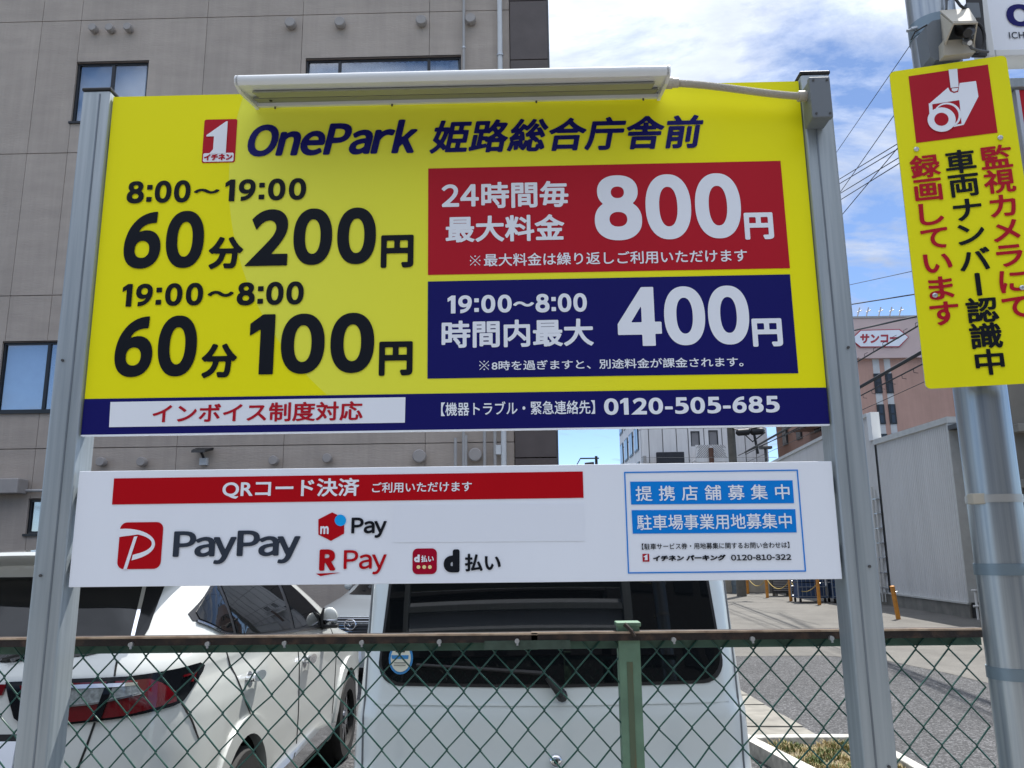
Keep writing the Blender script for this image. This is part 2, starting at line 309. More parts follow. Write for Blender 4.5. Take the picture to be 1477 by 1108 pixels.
def font_outlines(txt, spacing=1.0, res=5):
    cu = bpy.data.curves.new('t', 'FONT'); cu.body = txt; cu.space_character = spacing
    o = bpy.data.objects.new('t', cu); COL.objects.link(o); dg = bpy.context.evaluated_depsgraph_get()
    k = o.evaluated_get(dg).to_curve(dg, apply_modifiers=False); out = []
    for sp_ in k.splines:
        if sp_.type == 'BEZIER':
            b = sp_.bezier_points; m = len(b); pts = []
            for i in range(m):
                p, q = b[i], b[(i+1) % m]; P0, P1, P2, P3 = [np.array(w[:2]) for w in (p.co, p.handle_right, q.handle_left, q.co)]
                st = abs((P1-P0)[0]*(P3-P0)[1]-(P1-P0)[1]*(P3-P0)[0])+abs((P2-P0)[0]*(P3-P0)[1]-(P2-P0)[1]*(P3-P0)[0])
                pts.append(P0[None] if st < 1e-7 else bez(P0, P1, P2, P3, res))
            out.append(np.concatenate(pts))
        else: out.append(np.array([w.co[:2] for w in sp_.points]))
    bpy.data.objects.remove(o); bpy.data.curves.remove(cu)
    return [c for c in out if len(c) > 2]
def latin(txt, gap=.07, space=.28, kern={}):
    out = []; x = 0
    for i, c in enumerate(txt):
        if c == ' ': x += space; continue
        if c == '-': out.append(orient(P_((x, .27), (x+.27, .27), (x+.27, .36), (x, .36)), True)); x += .27+gap; continue
        cs = font_outlines(chr(ord(c)+0xFEE0)); a = np.concatenate(cs); lo = a[:, 0].min(); w = a[:, 0].max()-lo
        out += [q-np.array([lo-x, 0]) for q in cs]; x += w+gap+kern.get(txt[i:i+2], 0)
    return out
def ltext(pl, s, box, m, parent, r=.03, gap=.07, kern={}, **k): return letter(pl, latin(s, gap, kern=kern), box, m, parent, r=r, **k)
def field_mesh(cs, r=0., ax_=1., res=44, boxed=False):
    """flat outline mesh (2D verts, faces) of contours grown by r; ax_>1 grows more sideways"""
    cs = [c/np.array([ax_, 1]) for c in cs]
    lo = np.min([c.min(0) for c in cs], 0)-r; hi = np.max([c.max(0) for c in cs], 0)+r
    g = 1./res; pad = 1.6*g; o0 = lo-pad; nx, ny = [int(math.ceil(q)) for q in ((hi-lo+2*pad)/g)]
    gx = o0[0]+g*np.arange(nx+1)/1.; gy = o0[1]+g*np.arange(ny+1)
    val = np.full((nx+1, ny+1), 1.)
    T = max(8, int(res*.8)); A = np.concatenate(cs); B = np.concatenate([np.roll(c, -1, 0) for c in cs])
    bx = [(c.min(0), c.max(0)) for c in cs]; cid = np.concatenate([[i]*len(c) for i, c in enumerate(cs)])
    cmin = np.array([b[0] for b in bx]); cmax = np.array([b[1] for b in bx]); lim = r+3*g
    for i0 in range(0, nx+1, T):
        xs = gx[i0:i0+T]
        for j0 in range(0, ny+1, T):
            ys = gy[j0:j0+T]
            ok = (cmin[:, 0]-lim < xs[-1]) & (cmax[:, 0]+lim > xs[0]) & (cmin[:, 1]-lim < ys[-1]) & (cmax[:, 1]+lim > ys[0])
            if not ok.any(): continue
            k = ok[cid]; a = A[k]; b = B[k]
            P = np.stack(np.meshgrid(xs, ys, indexing='ij'), -1).reshape(-1, 1, 2)
            d = b-a; ll = (d*d).sum(1)+1e-12; t = np.clip(((P-a)*d).sum(-1)/ll, 0, 1); q = P-(a+t[..., None]*d)
            dist = np.sqrt((q*q).sum(-1)).min(1)
            py = P[:, :, 1]; px = P[:, :, 0]; up_ = (a[:, 1] <= py) & (b[:, 1] > py); dn = (a[:, 1] > py) & (b[:, 1] <= py)
            side = d[:, 0]*(py-a[:, 1])-(px-a[:, 0])*d[:, 1]
            wn = (up_ & (side > 0)).sum(1)-(dn & (side < 0)).sum(1)
            v = np.where(wn != 0, -dist, dist)-r
            val[i0:i0+len(xs), j0:j0+len(ys)] = v.reshape(len(xs), len(ys))
    val = np.where(np.abs(val) < 1e-9, 1e-9, val); ins = val < 0
    verts = []; faces = []; vid = {}
    def gv(i, j):
        k = (i, j)
        if k not in vid: vid[k] = len(verts); verts.append((gx[i], gy[j]))
        return vid[k]
    def ev(i, j, i2, j2):
        k = (i, j, i2, j2) if (i, j) < (i2, j2) else (i2, j2, i, j)
        if k not in vid:
            a, b = val[k[0], k[1]], val[k[2], k[3]]; t = a/(a-b); vid[k] = len(verts)
            verts.append((gx[k[0]]+t*(gx[k[2]]-gx[k[0]]), gy[k[1]]+t*(gy[k[3]]-gy[k[1]])))
        return vid[k]
    c4 = ins[:-1, :-1].astype(int)+ins[1:, :-1]+ins[1:, 1:]+ins[:-1, 1:]
    full = c4 == 4
    for j in range(ny):
        i = 0; row = full[:, j]
        while i < nx:
            if row[i]:
                i1 = i
                while i1 < nx and row[i1]: i1 += 1
                faces.append((gv(i, j), gv(i1, j), gv(i1, j+1), gv(i, j+1))); i = i1
            else: i += 1
    for i, j in np.argwhere((c4 > 0) & (c4 < 4)):
        i = int(i); j = int(j); c = [(i, j), (i+1, j), (i+1, j+1), (i, j+1)]; poly = []
        for k in range(4):
            p, q = c[k], c[(k+1) % 4]
            if ins[p]: poly.append(gv(*p))
            if ins[p] != ins[q]: poly.append(ev(*p, *q))
        if len(poly) > 2: faces.append(tuple(poly))
    V = np.array(verts)*np.array([ax_, 1]); return V, faces, lo*np.array([ax_, 1]), hi*np.array([ax_, 1])
class Plane:                                     # a printed face: origin, horizontal axis, outward normal
    def __init__(s, P0, ax_, n): s.P0 = np.array(P0, float); s.ax = np.array(ax_, float); s.n = np.array(n, float)
    def hit(s, u, v): D = ray(u, v); q = CAM+D*(((s.P0-CAM)@s.n)/(D@s.n)); return np.array([(q-s.P0)@s.ax, q[2]-s.P0[2]])
    def w(s, a, off=0.): return s.P0+s.ax*a[0]+np.array([0, 0, a[1]])+s.n*off
def letter(pl, cs, box, m, parent, r=0., ax_=1., shear=0., res=44, off=.0022, px=True, name='lettering', fit=True):
    V, fs, lo, hi = field_mesh(cs, r, ax_, res)
    a = pl.hit(box[0], box[1]) if px else np.array(box[:2]); b = pl.hit(box[2], box[3]) if px else np.array(box[2:])
    q = (V-lo)/(hi-lo)
    if px and box[0]+box[2] > 1320:
        k_ = .4*((box[0]+box[2])/2-655)/5570*(box[1]-box[3]); a = pl.hit(box[0]+k_, box[1]); b = pl.hit(box[2]-k_, box[3])
    w, h = b-a; sh = shear*h
    pts = np.stack([a[0]+q[:, 0]*(w-sh)+q[:, 1]*sh, a[1]+q[:, 1]*h], 1)
    mb = MB().add([pl.w(p, off) for p in pts], fs)
    return obj(name, mb, m, parent)
def text(pl, s, box, m, parent, r=.02, sp=1.0, **k): return letter(pl, font_outlines(s, sp), box, m, parent, r=r, **k)
def nums(pl, s, box, m, parent, gap=.09, r=0., **k): return letter(pl, digits(s, gap), box, m, parent, r=r, **k)
def shape(pl, pts, m, parent, name, off=.0012, px=True, th=.001):
    q = [pl.w(pl.hit(*p) if px else p, off-th) for p in pts]
    return obj(name, MB().prism(q, pl.n*th), m, parent)
def rrect(a, b, r, n=5):
    x0, y0 = a; x1, y1 = b; out = []
    for X, Y, t0 in ((x1-r, y1-r, 0), (x0+r, y1-r, 90), (x0+r, y0+r, 180), (x1-r, y0+r, 270)):
        for k in range(n+1): t = math.radians(t0+90*k/n); out.append((X+r*math.cos(t), Y+r*math.sin(t)))
    return out
def circ(c, r, n=24, ry=None): return [(c[0]+r*math.cos(2*math.pi*k/n), c[1]+(ry or r)*math.sin(2*math.pi*k/n)) for k in range(n)]

# ============================================================ SETTING: ground
g = MB()
g.add([(-400, -60, 0), (400, -60, 0), (400, 600, 0), (-400, 600, 0)], [(0, 1, 2, 3)])
struct(obj('ground', g, asph, local=True))
bnd = [(2.9, 34, 0), (3.1, 20, 0), atZ(1060, 947), atZ(1186, 946), atZ(1273, 952), atZ(1365, 971), atZ(1430, 987), (6.7, 7.0, 0), (7.0, .5, 0)]
mbr = MB()
for p, q in zip(bnd[:-1], bnd[1:]): mbr.add([(p[0], p[1], .004), (q[0], q[1], .004), (16, q[1], .004), (16, p[1], .004)], [(0, 1, 2, 3)])
struct(obj('concrete_road', mbr, conc_r, local=True))
struct(obj('fill_pavement', MB().add([(-40, -9, .006), (40, -9, .006), (40, -.25, .006), (-40, -.25, .006)], [(0, 1, 2, 3)]), asphalt('pale_fill_pavement', (.22, .215, .205), .3, (.32, .31, .29)), local=True))  # unseen pale ground added to bounce fill light onto the boards
# drain channel of concrete slabs beside the parked van
ch_o = struct(obj('gutter', MB().box((1.85, 6.3, .0), (1.9, 14, .006)), concrete, local=True))
a0, a1 = np.array([1.95, 9.1]), np.array([2.25, 6.3]); b0, b1 = np.array([2.84, 9.1]), np.array([2.96, 6.25])
for k in range(9):
    t0, t1 = -.9+k*.21+.006, -.9+(k+1)*.21-.006; z = .022+random.uniform(-.008, .008)
    q = [a0+(a1-a0)*t0, b0+(b1-b0)*t0, b0+(b1-b0)*t1, a0+(a1-a0)*t1]
    obj('slab', MB().prism([(p[0], p[1], -.02) for p in q], (0, 0, .02+z)), concrete, ch_o, local=True)
kb = struct(obj('kerb', MB().box((2.2, 6.0, -.05), (3.27, 6.12, .11), .012), kerb_m))
kb3 = struct(obj('kerb', MB().box((3.17, 4.3, -.05), (3.27, 5.985, .11), .012), kerb_m))
kb2 = struct(obj('kerb', MB().prism([(2.17, 6.11, 0), (2.08, 6.0, 0), (2.36, 4.3, 0), (2.50, 4.3, 0)], (0, 0, .12)), kerb_m))
struct(obj('planting_bed', MB().prism([(2.2, 5.99, 0), (2.5, 4.3, 0), (3.12, 4.3, 0), (3.16, 5.99, 0)], (0, 0, .05)), soil))
def weeds(n, m, seed):
    rn = random.Random(seed); mb = MB()
    for i in range(n):
        y = rn.uniform(4.4, 5.95); x = rn.uniform(2.24+(5.99-y)*.19, 3.12); c = math.sin(x*13+seed)*math.sin(y*11)
        if c < -.1 and rn.random() < .7: continue
        h = rn.uniform(.012, .055)*(1+.6*c); a = rn.uniform(0, 6.28); w = rn.uniform(.003, .007); bx, by = math.cos(a)*h*.6, math.sin(a)*h*.6
        dx_, dy_ = -math.sin(a)*w, math.cos(a)*w
        mb.add([(x-dx_, y-dy_, .045), (x+dx_, y+dy_, .045), (x+bx*.5+dx_*.8, y+by*.5+dy_*.8, .045+h*.7), (x+bx*.5-dx_*.8, y+by*.5-dy_*.8, .045+h*.7), (x+bx, y+by, .045+h)], [(0, 1, 2, 3), (3, 2, 4)])
    return mb
w1 = obj('weeds', weeds(3800, weed_g, 1), weed_g); struct(w1, 'stuff'); tag(w1, 'green weeds growing in the planting bed behind the white kerb', 'weeds')
w2 = obj('dry_grass', weeds(4200, weed_d, 2), weed_d); struct(w2, 'stuff'); tag(w2, 'dry straw coloured grass mixed in the planting bed behind the white kerb', 'dry grass')

# ============================================================ APARTMENT BUILDING (left)
BY = 13.4; bX1 = float(atY(796, 350, BY)[0])
bl = thing('apartment_building', 'grey brown panelled apartment building with black framed windows filling the left background', 'building', (-8, BY, 0))
obj('wall_core', MB().box((-24, BY+.09, 0), (bX1-.03, BY+9, 21)), alc_j, bl)
z1_ = float(atY(5, 648, BY)[2]); zj = [0, z1_-3.1, z1_, z1_+3.1, z1_+6.2, z1_+9.3, z1_+12.4, z1_+15.5]
def BX(u, v): return float(atY(u, v, BY)[0])
xj = [-19.2, -17.4, -15.6, -13.8, -12.0, -10.2, BX(97, 222), BX(297, 60), BX(436, 50), -1.8, -.02]
xj = sorted(xj); tileX = float(atY(735, 50, BY)[0])
wins = []   # x0,z0,x1,z1 
def win(u0, v0, u1, v1): a = atY(u0, v1, BY); b = atY(u1, v0, BY); wins.append((float(a[0]), float(a[2]), float(b[0]), float(b[2]))); return wins[-1]
W1 = win(102, 88, 215, 176); W2 = win(437, 80, 665, 176); W3 = win(-8, 492, 112, 594); W4 = win(36, 720, 90, 770)
W5 = (W1[0]-6.2, W1[1], W1[2]-6.2, W1[3]); wins.append(W5)
for k in (-1, 1):
    for w_ in (W1, W2): 
        q = (w_[0], w_[1]+3.1*k, w_[2], w_[3]+3.1*k)
        if k > 0: wins.append(q)
wins.append((W2[0], W3[1], W2[2]-.9, W3[3]))
xe = [-24]+xj[:-1]+[tileX]
xe = [x for x in xe if x <= tileX]
def subtract(rects, w):
    out = []
    for x0, z0, x1, z1 in rects:
        if w[0] >= x1 or w[2] <= x0 or w[1] >= z1 or w[3] <= z0: out.append((x0, z0, x1, z1)); continue
        if w[0] > x0: out.append((x0, z0, w[0], z1))
        if w[2] < x1: out.append((w[2], z0, x1, z1))
        xa, xb = max(x0, w[0]), min(x1, w[2])
        if w[1] > z0: out.append((xa, z0, xb, w[1]))
        if w[3] < z1: out.append((xa, w[3], xb, z1))
    return out
for i in range(len(xe)-1):
    for j in range(len(zj)-1):
        rs = [(xe[i]+.0045, zj[j]+.008, xe[i+1]-.0045, zj[j+1]-.008)]
        for w_ in wins: rs = subtract(rs, w_)
        mb = MB()
        for r_ in rs:
            if r_[2]-r_[0] > .01 and r_[3]-r_[1] > .01: mb.box((r_[0], BY, r_[1]), (r_[2], BY+.10, r_[3]))
        if mb.v: obj('wall_panel', mb, alc, bl)
zt_ = [0.0, 2.1, 3.51, 5.0, 6.61, 8.1, 9.71, 11.25, 11.9, 13.3, 14.9, 16.5, 18.0]
for j in range(len(zt_)-1):
    obj('tile_panel', MB().box((tileX+.01, BY-.05, zt_[j]+.01), (bX1, BY+.3, zt_[j+1]-.01), .006), tile_d, bl)
obj('corner_trim', MB().box((bX1, BY-.05, 0), (bX1+.035, BY+9, 18.2)), dark_steel, bl)
def window(w_, nsplit, curt, pr_):
    x0, z0, x1, z1 = w_; e = .045
    fr = MB()
    fr.box((x0, BY+.05, z0), (x1, BY+.11, z0+e)); fr.box((x0, BY+.05, z1-e), (x1, BY+.11, z1)); fr.box((x0, BY+.05, z0+e), (x0+e, BY+.11, z1-e)); fr.box((x1-e, BY+.05, z0+e), (x1, BY+.11, z1-e))
    fr.box((x0-.03, BY-.04, z0-.05), (x1+.03, BY+.05, z0-.003))
    xs = [x0+e+(x1-x0-2*e)*t for t in nsplit]
    for x in xs[1:-1]: fr.box((x-.03, BY+.045, z0+e), (x+.03, BY+.105, z1-e))
    wd = obj('window', fr, sash, pr_)
    obj('reveal', MB().box((x0, BY+.0, z1-.004), (x1, BY+.12, z1+.02)), alc_j, wd)
    for a, b in zip(xs[:-1], xs[1:]):
        obj('pane', MB().box((a+.03, BY+.075, z0+e), (b-.03, BY+.083, z1-e)), pane_m, wd)
    nv = 90; vs = []; fs = []
    for i in range(nv+1):
        x = x0+(x1-x0)*i/nv; y = BY+.20+(.02*math.sin(i*1.9)+.012*math.sin(i*.7) if curt else 0)
        vs += [(x, y, z0), (x, y, z1)]
        if i: k = 2*i; fs.append((k-2, k, k+1, k-1))
    cur = obj('curtain_sky_sheet', MB().add(vs, fs), curtain_m if curt else sky_sheet_m, wd, smooth=True)  # flat ones only carry the painted sky reflection
    return wd
window(W1, (0, .5, 1), False, bl); window(W2, (0, .21, .8, 1), True, bl); window(W3, (0, .62, 1), False, bl); window(W4, (0, .6, 1), False, bl); window(W5, (0, .5, 1), True, bl)
for w_ in wins[5:]: window(w_, (0, .5, 1), True, bl)
# core hole is solid, so curtains and sheets sit just in front of it: cut by moving core back
bpy.data.objects['wall_core'].location.y += .45
vl = [(138, 45, 7), (162, 45, 7), (188, 44, 7), (421, 38, 9), (492, 37, 9), (608.5, 34.5, 9), (679, 32, 9), (150, 667, 7), (208, 667, 7), (397, 665, 7), (474, 662, 7), (606, 659, 10), (686, 657, 10)]
for u, v, r_ in vl:
    c = atY(u, v, BY); r0 = r_/F*14.9
    mb = MB().tube([(c[0], BY-.002, c[2]), (c[0], BY-.10, c[2])], r0*.8, 24).tube([(c[0], BY-.05, c[2]), (c[0], BY-.14, c[2]), (c[0], BY-.16, c[2])], [r0, r0, r0*.86], 24)
    obj('round_vent', mb, vent_m, bl, smooth=True)
def vpipe(u, v, r_, m, z0=0, z1=18, y=.12, br=True):
    c = atY(u, v, BY-y); mb = MB().tube([(c[0], BY-y, z0), (c[0], BY-y, z1)], r_, 12)
    o = obj('drain_pipe', mb, m, bl, smooth=True)
    k = z0+1.1
    while br and k < z1: obj('pipe_bracket', MB().tube([(c[0], BY-y, k), (c[0], BY-y, k+.04)], r_*1.35, 12).box((c[0]-.012, BY-y, k), (c[0]+.012, BY+.0, k+.03)), zinc, o); k += 1.55
vpipe(721, 50, .052, pipe_w); vpipe(669, 50, .028, pipe_m, 3.3)
for u, z1, m_ in ((657, 3.9, pipe_m), (672, 3.95, pipe_m), (699, 4.6, pipe_m), (714, 4.6, pipe_m)): vpipe(u, 640, .03, m_, .4, z1)
cb_ = atY(719, 647, BY-.1); obj('cable_box', MB().box((cb_[0]-.05, BY-.16, cb_[2]-.12), (cb_[0]+.05, BY-.06, cb_[2]+.06), .008), pipe_w, bl)
a = atY(0, 712, BY-.3); b = atY(29, 690, BY-.3); obj('vent_hood', MB().box((a[0]-.6, BY-.35, a[2]), (b[0], BY-.02, b[2]), .02), vent_m, bl)
a = atY(28, 708, BY-.1); obj('wall_pipe', MB().tube([(a[0], BY-.08, a[2]), (a[0]+1.6, BY-.08, a[2])], .03, 10), pipe_m, bl)
fl = atY(290, 658, BY-.2); f_ = thing('floodlight', 'small black solar floodlight on the brown wall above the white payment board', 'floodlight', (fl[0], BY-.003, fl[2]-.1))
obj('bracket', MB().box((fl[0]-.07, BY-.10, fl[2]-.16), (fl[0]+.07, BY-.003, fl[2]-.02), .006), pipe_w, f_)
obj('arm', MB().tube([(fl[0], BY-.06, fl[2]-.03), (fl[0], BY-.2, fl[2]+.07)], .025, 8), black_m, f_)
obj('lamp_head', MB().prism([(fl[0]-.17, BY-.05, fl[2]+.13), (fl[0]+.17, BY-.05, fl[2]+.13), (fl[0]+.13, BY-.36, fl[2]+.05), (fl[0]-.13, BY-.36, fl[2]+.05)], (0, .015, .05)), black_m, f_)

# ============================================================ WHITE BUILDING (far centre)
wy = 46.; c0 = atY(925, 640, wy); wx0 = float(c0[0]); wx1 = float(atY(1108, 640, wy)[0]); back = 58.
wb = thing('office_building', 'white tiled mid rise office building seen between the two boards', 'building', ((wx0+wx1)/2, wy, 0))
obj('wall', MB().box((wx0+.1, wy+.1, 0), (wx1-.1, back, 16)), wbld_s, wb)
def X_(u): return float(atY(u, 640, wy)[0])
def Z_(v, u=1000): return float(atY(u, v, wy)[2])
cols = [wx0, X_(936), X_(956), X_(976), X_(993), X_(1016), X_(1042), X_(1060), X_(1075), X_(1090), wx1]
hz = [0, 3.2, Z_(668), Z_(617.5)]
dwin = [(X_(996.7), Z_(644), X_(1010), Z_(622)), (X_(1022.5), Z_(644), X_(1036.5), Z_(621))]
hz += [hz[-1]+3, 16]
for i in range(len(cols)-1):
    for j in range(len(hz)-1):
        rs = [(cols[i]+.03, hz[j]+.03, cols[i+1]-.03, hz[j+1]-.03)]
        for w_ in dwin: rs = subtract(rs, w_)
        mb = MB()
        for r_ in rs:
            if r_[2]-r_[0] > .05 and r_[3]-r_[1] > .05: mb.box((r_[0], wy, r_[1]), (r_[2], wy+.15, r_[3]))
        if mb.v: obj('wall_panel', mb, wbld, wb)
for w_ in dwin:
    o = obj('window', MB().box((w_[0]+.06, wy+.11, w_[1]+.05), (w_[2]-.06, wy+.14, w_[3]-.05)), darkw, wb)
    obj('frame', MB().box((w_[0], wy+.05, w_[1]), (w_[0]+.06, wy+.16, w_[3])).box((w_[2]-.06, wy+.05, w_[1]), (w_[2], wy+.16, w_[3])).box((w_[0]+.06, wy+.05, w_[3]-.05), (w_[2]-.06, wy+.16, w_[3])), sash, o)
# side wall windows receding
ys = np.linspace(wy+.6, back-.6, 5)
for j in range(len(hz)-1):
    for i in range(4):
        y0, y1 = ys[i], ys[i+1]
        obj('side_panel', MB().box((wx0, y0-.3 if i == 0 else y0+.03, hz[j]+.03), (wx0+.12, y1-.03, hz[j+1]-.03)), wbld, wb)
for z0 in (5.4, 7.6, 9.8):
    for i in range(4):
        yc = (ys[i]+ys[i+1])/2
        o = obj('window', MB().box((wx0-.05, yc-.9, z0), (wx0+.05, yc+.9, z0+1.5)), sash, wb)
        obj('pane', MB().box((wx0-.07, yc-.8, z0+.1), (wx0-.052, yc-.05, z0+1.4)).box((wx0-.07, yc+.05, z0+.1), (wx0-.052, yc+.8, z0+1.4)), darkw, o)
ba = (X_(998), Z_(663), X_(1041), Z_(645)); bk = obj('balcony', MB().box((ba[0], wy-1, ba[1]-.25), (ba[2], wy, ba[1]-.1)).box((ba[0], wy-1, ba[1]-.1), (ba[2], wy-.9, ba[3])), wbld, wb)
sl_ = MB(); hb = float(ba[3]-ba[1]); xm_ = (ba[0]+ba[2])/2; wh_ = (ba[2]-ba[0])/2
for k in range(-4, 16):
    d0 = k*.13
    for sgn_ in (-1, 1):
        pa = [(d0+t*hb, t*hb) for t in (0, .25, .5, .75, 1) if 0 <= d0+t*hb <= wh_]
        if len(pa) > 1: sl_.tube([(xm_+sgn_*(wh_-pa[0][0]), wy-1.01, ba[1]+pa[0][1]), (xm_+sgn_*(wh_-pa[-1][0]), wy-1.01, ba[1]+pa[-1][1])], .016, 4)
struct(obj('grille', sl_, wbld_s, bk), 'stuff')
obj('downpipe', MB().tube([(X_(1019), wy-1.1, ba[1]-2), (X_(1019), wy-1.1, ba[3]-.2)], .14, 8), mat('rusty_pipe', (.12, .06, .04), rough=.8), wb)
obj('billboard', MB().box((X_(943), wy-.9, Z_(676)), (X_(982), wy-.6, Z_(654)), .03), cage_k, wb)
obj('meter_cabinet', MB().box((X_(924.5), wy-.6, Z_(676)), (X_(929.5), wy-.1, Z_(658)), .03), pipe_m, wb)

# ============================================================ BRICK BUILDING (right)
ky = 40.; kx0 = float(atY(1198, 640, ky)[0]); kx1 = float(atY(1378, 590, ky)[0]); kb_back = 49.
def KX(u, v=550): return float(atY(u, v, ky)[0])
def KZ(v, u=1270): return float(atY(u, v, ky)[2])
bb = thing('brick_building', 'pink brown brick building with pale fascia and hexagonal shop sign on the right', 'building', ((kx0+kx1)/2, ky, 0))
ztop, zf = KZ(460.5), KZ(518)
st = [(KX(1259, 530), KX(1268.5, 530)), (KX(1275.5, 530), KX(1284.5, 530))]
obj('wall', MB().box((kx0+.02, ky+.12, 0), (kx1, kb_back, zf)), brick_d, bb)
seg = [kx0, st[0][0], st[0][1], st[1][0], st[1][1], kx1]
for i in (0, 2, 4): obj('brick_wall_face', MB().box((seg[i], ky, 0), (seg[i+1], ky+.12, zf)), brick_p, bb)
obj('fascia', MB().box((kx0-.1, ky-.25, zf), (kx1+.1, kb_back, ztop)), fascia, bb)
obj('roof_coping', MB().box((kx0-.16, ky-.3, ztop), (kx1+.16, ky+.2, ztop+.1)), pipe_m, bb)
for k, u in enumerate((1238, 1251, 1269, 1285, 1299)):
    x = KX(u, 458); obj('roof_spike', MB().tube([(x, ky+.3, ztop), (x+.25, ky+.3, ztop+.75)], .035, 5).tube([(x+.1, ky+.3, ztop+.5), (x+.35, ky+.3, ztop+.6)], .03, 5), pipe_m, bb)
for s0, s1 in st:
    obj('pilaster', MB().box((s0, ky-.01, 0), (s1, ky+.12, zf)), mat('white_tile_strip', (.55, .56, .56), rough=.6, var=.1, vs=2), bb)
    for v0, v1 in ((539, 567.5), (583.5, 612), (626, 650), (664, 690)):
        z0, z1 = KZ(v1), KZ(v0); zm = (z0+z1)/2
        o = obj('window', MB().box((s0-.02, ky-.05, z0), (s1+.02, ky-.011, z1)), sash, bb)
        obj('pane', MB().box((s0+.08, ky-.065, z0+.06), (s1-.08, ky-.052, zm-.04)), darkw, o); obj('pane', MB().box((s0+.08, ky-.065, zm+.04), (s1-.08, ky-.052, z1-.06)), darkw, o)
for k in range(4):
    z0 = 5.2+k*2.6
    for y0 in (41.2, 44.2, 46.8): 
        o = obj('window', MB().box((kx0-.05, y0, z0), (kx0+.02, y0+.9, z0+1.2)), sash, bb); obj('pane', MB().box((kx0-.07, y0+.1, z0+.1), (kx0-.052, y0+.8, z0+1.1)), darkw, o)
obj('balcony', MB().box((kx0-1.1, 40.2, 8.0), (kx0, 43, 8.15)).box((kx0-1.1, 40.2, 8.15), (kx0-1.0, 43, 9.1)), brick_d, bb)
obj('white_corner_pipe', MB().tube([(kx1+.1, ky-.1, 0), (kx1+.1, ky-.1, zf)], .09, 8), white_st, bb)
kpl = Plane((0, ky-.26, 0), (1, 0, 0), (0, -1, 0))
sgn = thing('shop_sign', 'white hexagonal shop sign outlined in red on the pink fascia', 'sign', tuple(kpl.w(kpl.hit(1268, 488))))
hx = [(1226.5, 490), (1240, 476.5), (1297, 475), (1310.5, 486.5), (1297, 501), (1240, 501.5)]
shape(kpl, hx, mat('sign_outline_red', (.40, .03, .05)), sgn, 'outline', off=.05, th=.05)
cxh = np.mean(hx, 0); shape(kpl, [tuple(cxh+(np.array(p)-cxh)*np.array([.965, .90])) for p in hx], white_p, sgn, 'face', off=.06, th=.01)
text(kpl, 'サンコー', (1239, 496, 1296, 481.5), mat('sign_red', (.40, .03, .05)), sgn, r=.05, off=.07, res=30, shear=.12)

# ============================================================ WAREHOUSE (right)
wX = 11.1; y0_ = float(atX(1399, 871, wX)[1]); y1_ = float(atX(1262, 643, wX)[1]); yb = 44.
zt = float(atX(1381, 605, wX)[2]); wh = thing('warehouse', 'low grey corrugated warehouse with pale flashing along the road', 'warehouse', (wX, 25, 0)); zu0 = float(atX(1255, 600, wX)[2]); _q = atX(1122, 666, wX); zu1 = zu0+(float(_q[2])-zu0)*(yb-y1_)/(float(_q[1])-y1_)
def corrug(X0, ya, yb_, z0, za, zb, pitch=.105, d=.02):
    n = int((yb_-ya)/pitch); vs = []; fs = []
    for i in range(n):
        y = ya+pitch*i
        for dy_, dx_ in ((0, 0), (.3, 0), (.45, d), (.8, d)):
            yy = y+dy_*pitch; t = (yy-ya)/(yb_-ya); vs += [(X0+dx_, yy, z0), (X0+dx_, yy, za+(zb-za)*t)]
    for i in range(len(vs)//2-1): fs.append((2*i, 2*i+1, 2*i+3, 2*i+2))
    return MB().add(vs, fs)
struct(obj('siding', corrug(wX, y0_, y1_, .38, zt, zt), corr, wh), 'stuff')
struct(obj('siding', corrug(wX, y1_+.05, yb, .38, zu0, zu1), corr, wh), 'stuff')
obj('wall', MB().box((wX+.03, y0_, 0), (wX+9, y1_, zt-.05)).box((wX+.03, y1_, 0), (wX+9, yb, zu1-.1)), dark_steel, wh)
obj('flashing', MB().box((wX-.05, y0_-.05, zt-.02), (wX+.2, y1_, zt+.14)), corr_t, wh)
obj('roof', MB().box((wX+.2, y0_-.05, zt-.02), (wX+9, y1_, zt+.06)), corr_t, wh)
obj('corner_trim', MB().box((wX-.05, y1_-.02, zt+.14), (wX+.22, y1_+.3, zu0+.1)), white_st, wh)
obj('corner_trim', MB().box((wX-.03, y0_-.02, .38), (wX+.3, y0_+.06, zt-.02)), corr_t, wh)
obj('upper_flashing', MB().prism([(wX-.05, y1_+.3, zu0), (wX-.05, yb, zu1), (wX-.05, yb, zu1+.12), (wX-.05, y1_+.3, zu0+.12)], (.3, 0, 0)), corr_t, wh)
obj('plinth', MB().box((wX-.02, y0_, 0), (wX+.05, yb, .33)), concrete, wh)
obj('sill_flashing', MB().box((wX-.06, y0_, .335), (wX+.05, yb, .38)), corr_t, wh)
obj('recess_wall', MB().box((wX+.6, y0_-5, 0), (wX+.7, y0_, zt-.2)), dark_steel, wh)
for k in range(9): obj('recess_panel', MB().box((wX+.52, y0_-5.3+k*.58, .1), (wX+.6, y0_-4.76+k*.58, zt-.25), .01), mat('grey_shutter', (.13, .13, .135), rough=.6, var=.15), wh)
obj('canopy', MB().box((wX-.05, y0_-1.1, zt-.22), (wX+.62, y0_-.05, zt-.1)), dark_steel, wh)
rl = thing('handrail', 'white painted steel handrail beside the warehouse corner', 'handrail', (wX-.1, y0_-.5, 0))
for x in (wX-.1, wX+.5): obj('post', MB().cyl((x, y0_-.5, 0), (x, y0_-.5, .72), .03, 8), white_st, rl)
for z in (.33, .70): obj('rail', MB().cyl((wX-.2, y0_-.53, z), (wX+.7, y0_-.62, z), .026, 8), white_st, rl)
mp_ = thing('metal_ladder', 'thin wall ladder and downpipe fixed to the corrugated siding', 'ladder', (wX-.15, y1_-1.2, 0)); yl_ = float(atX(1272, 850, wX-.12)[1])
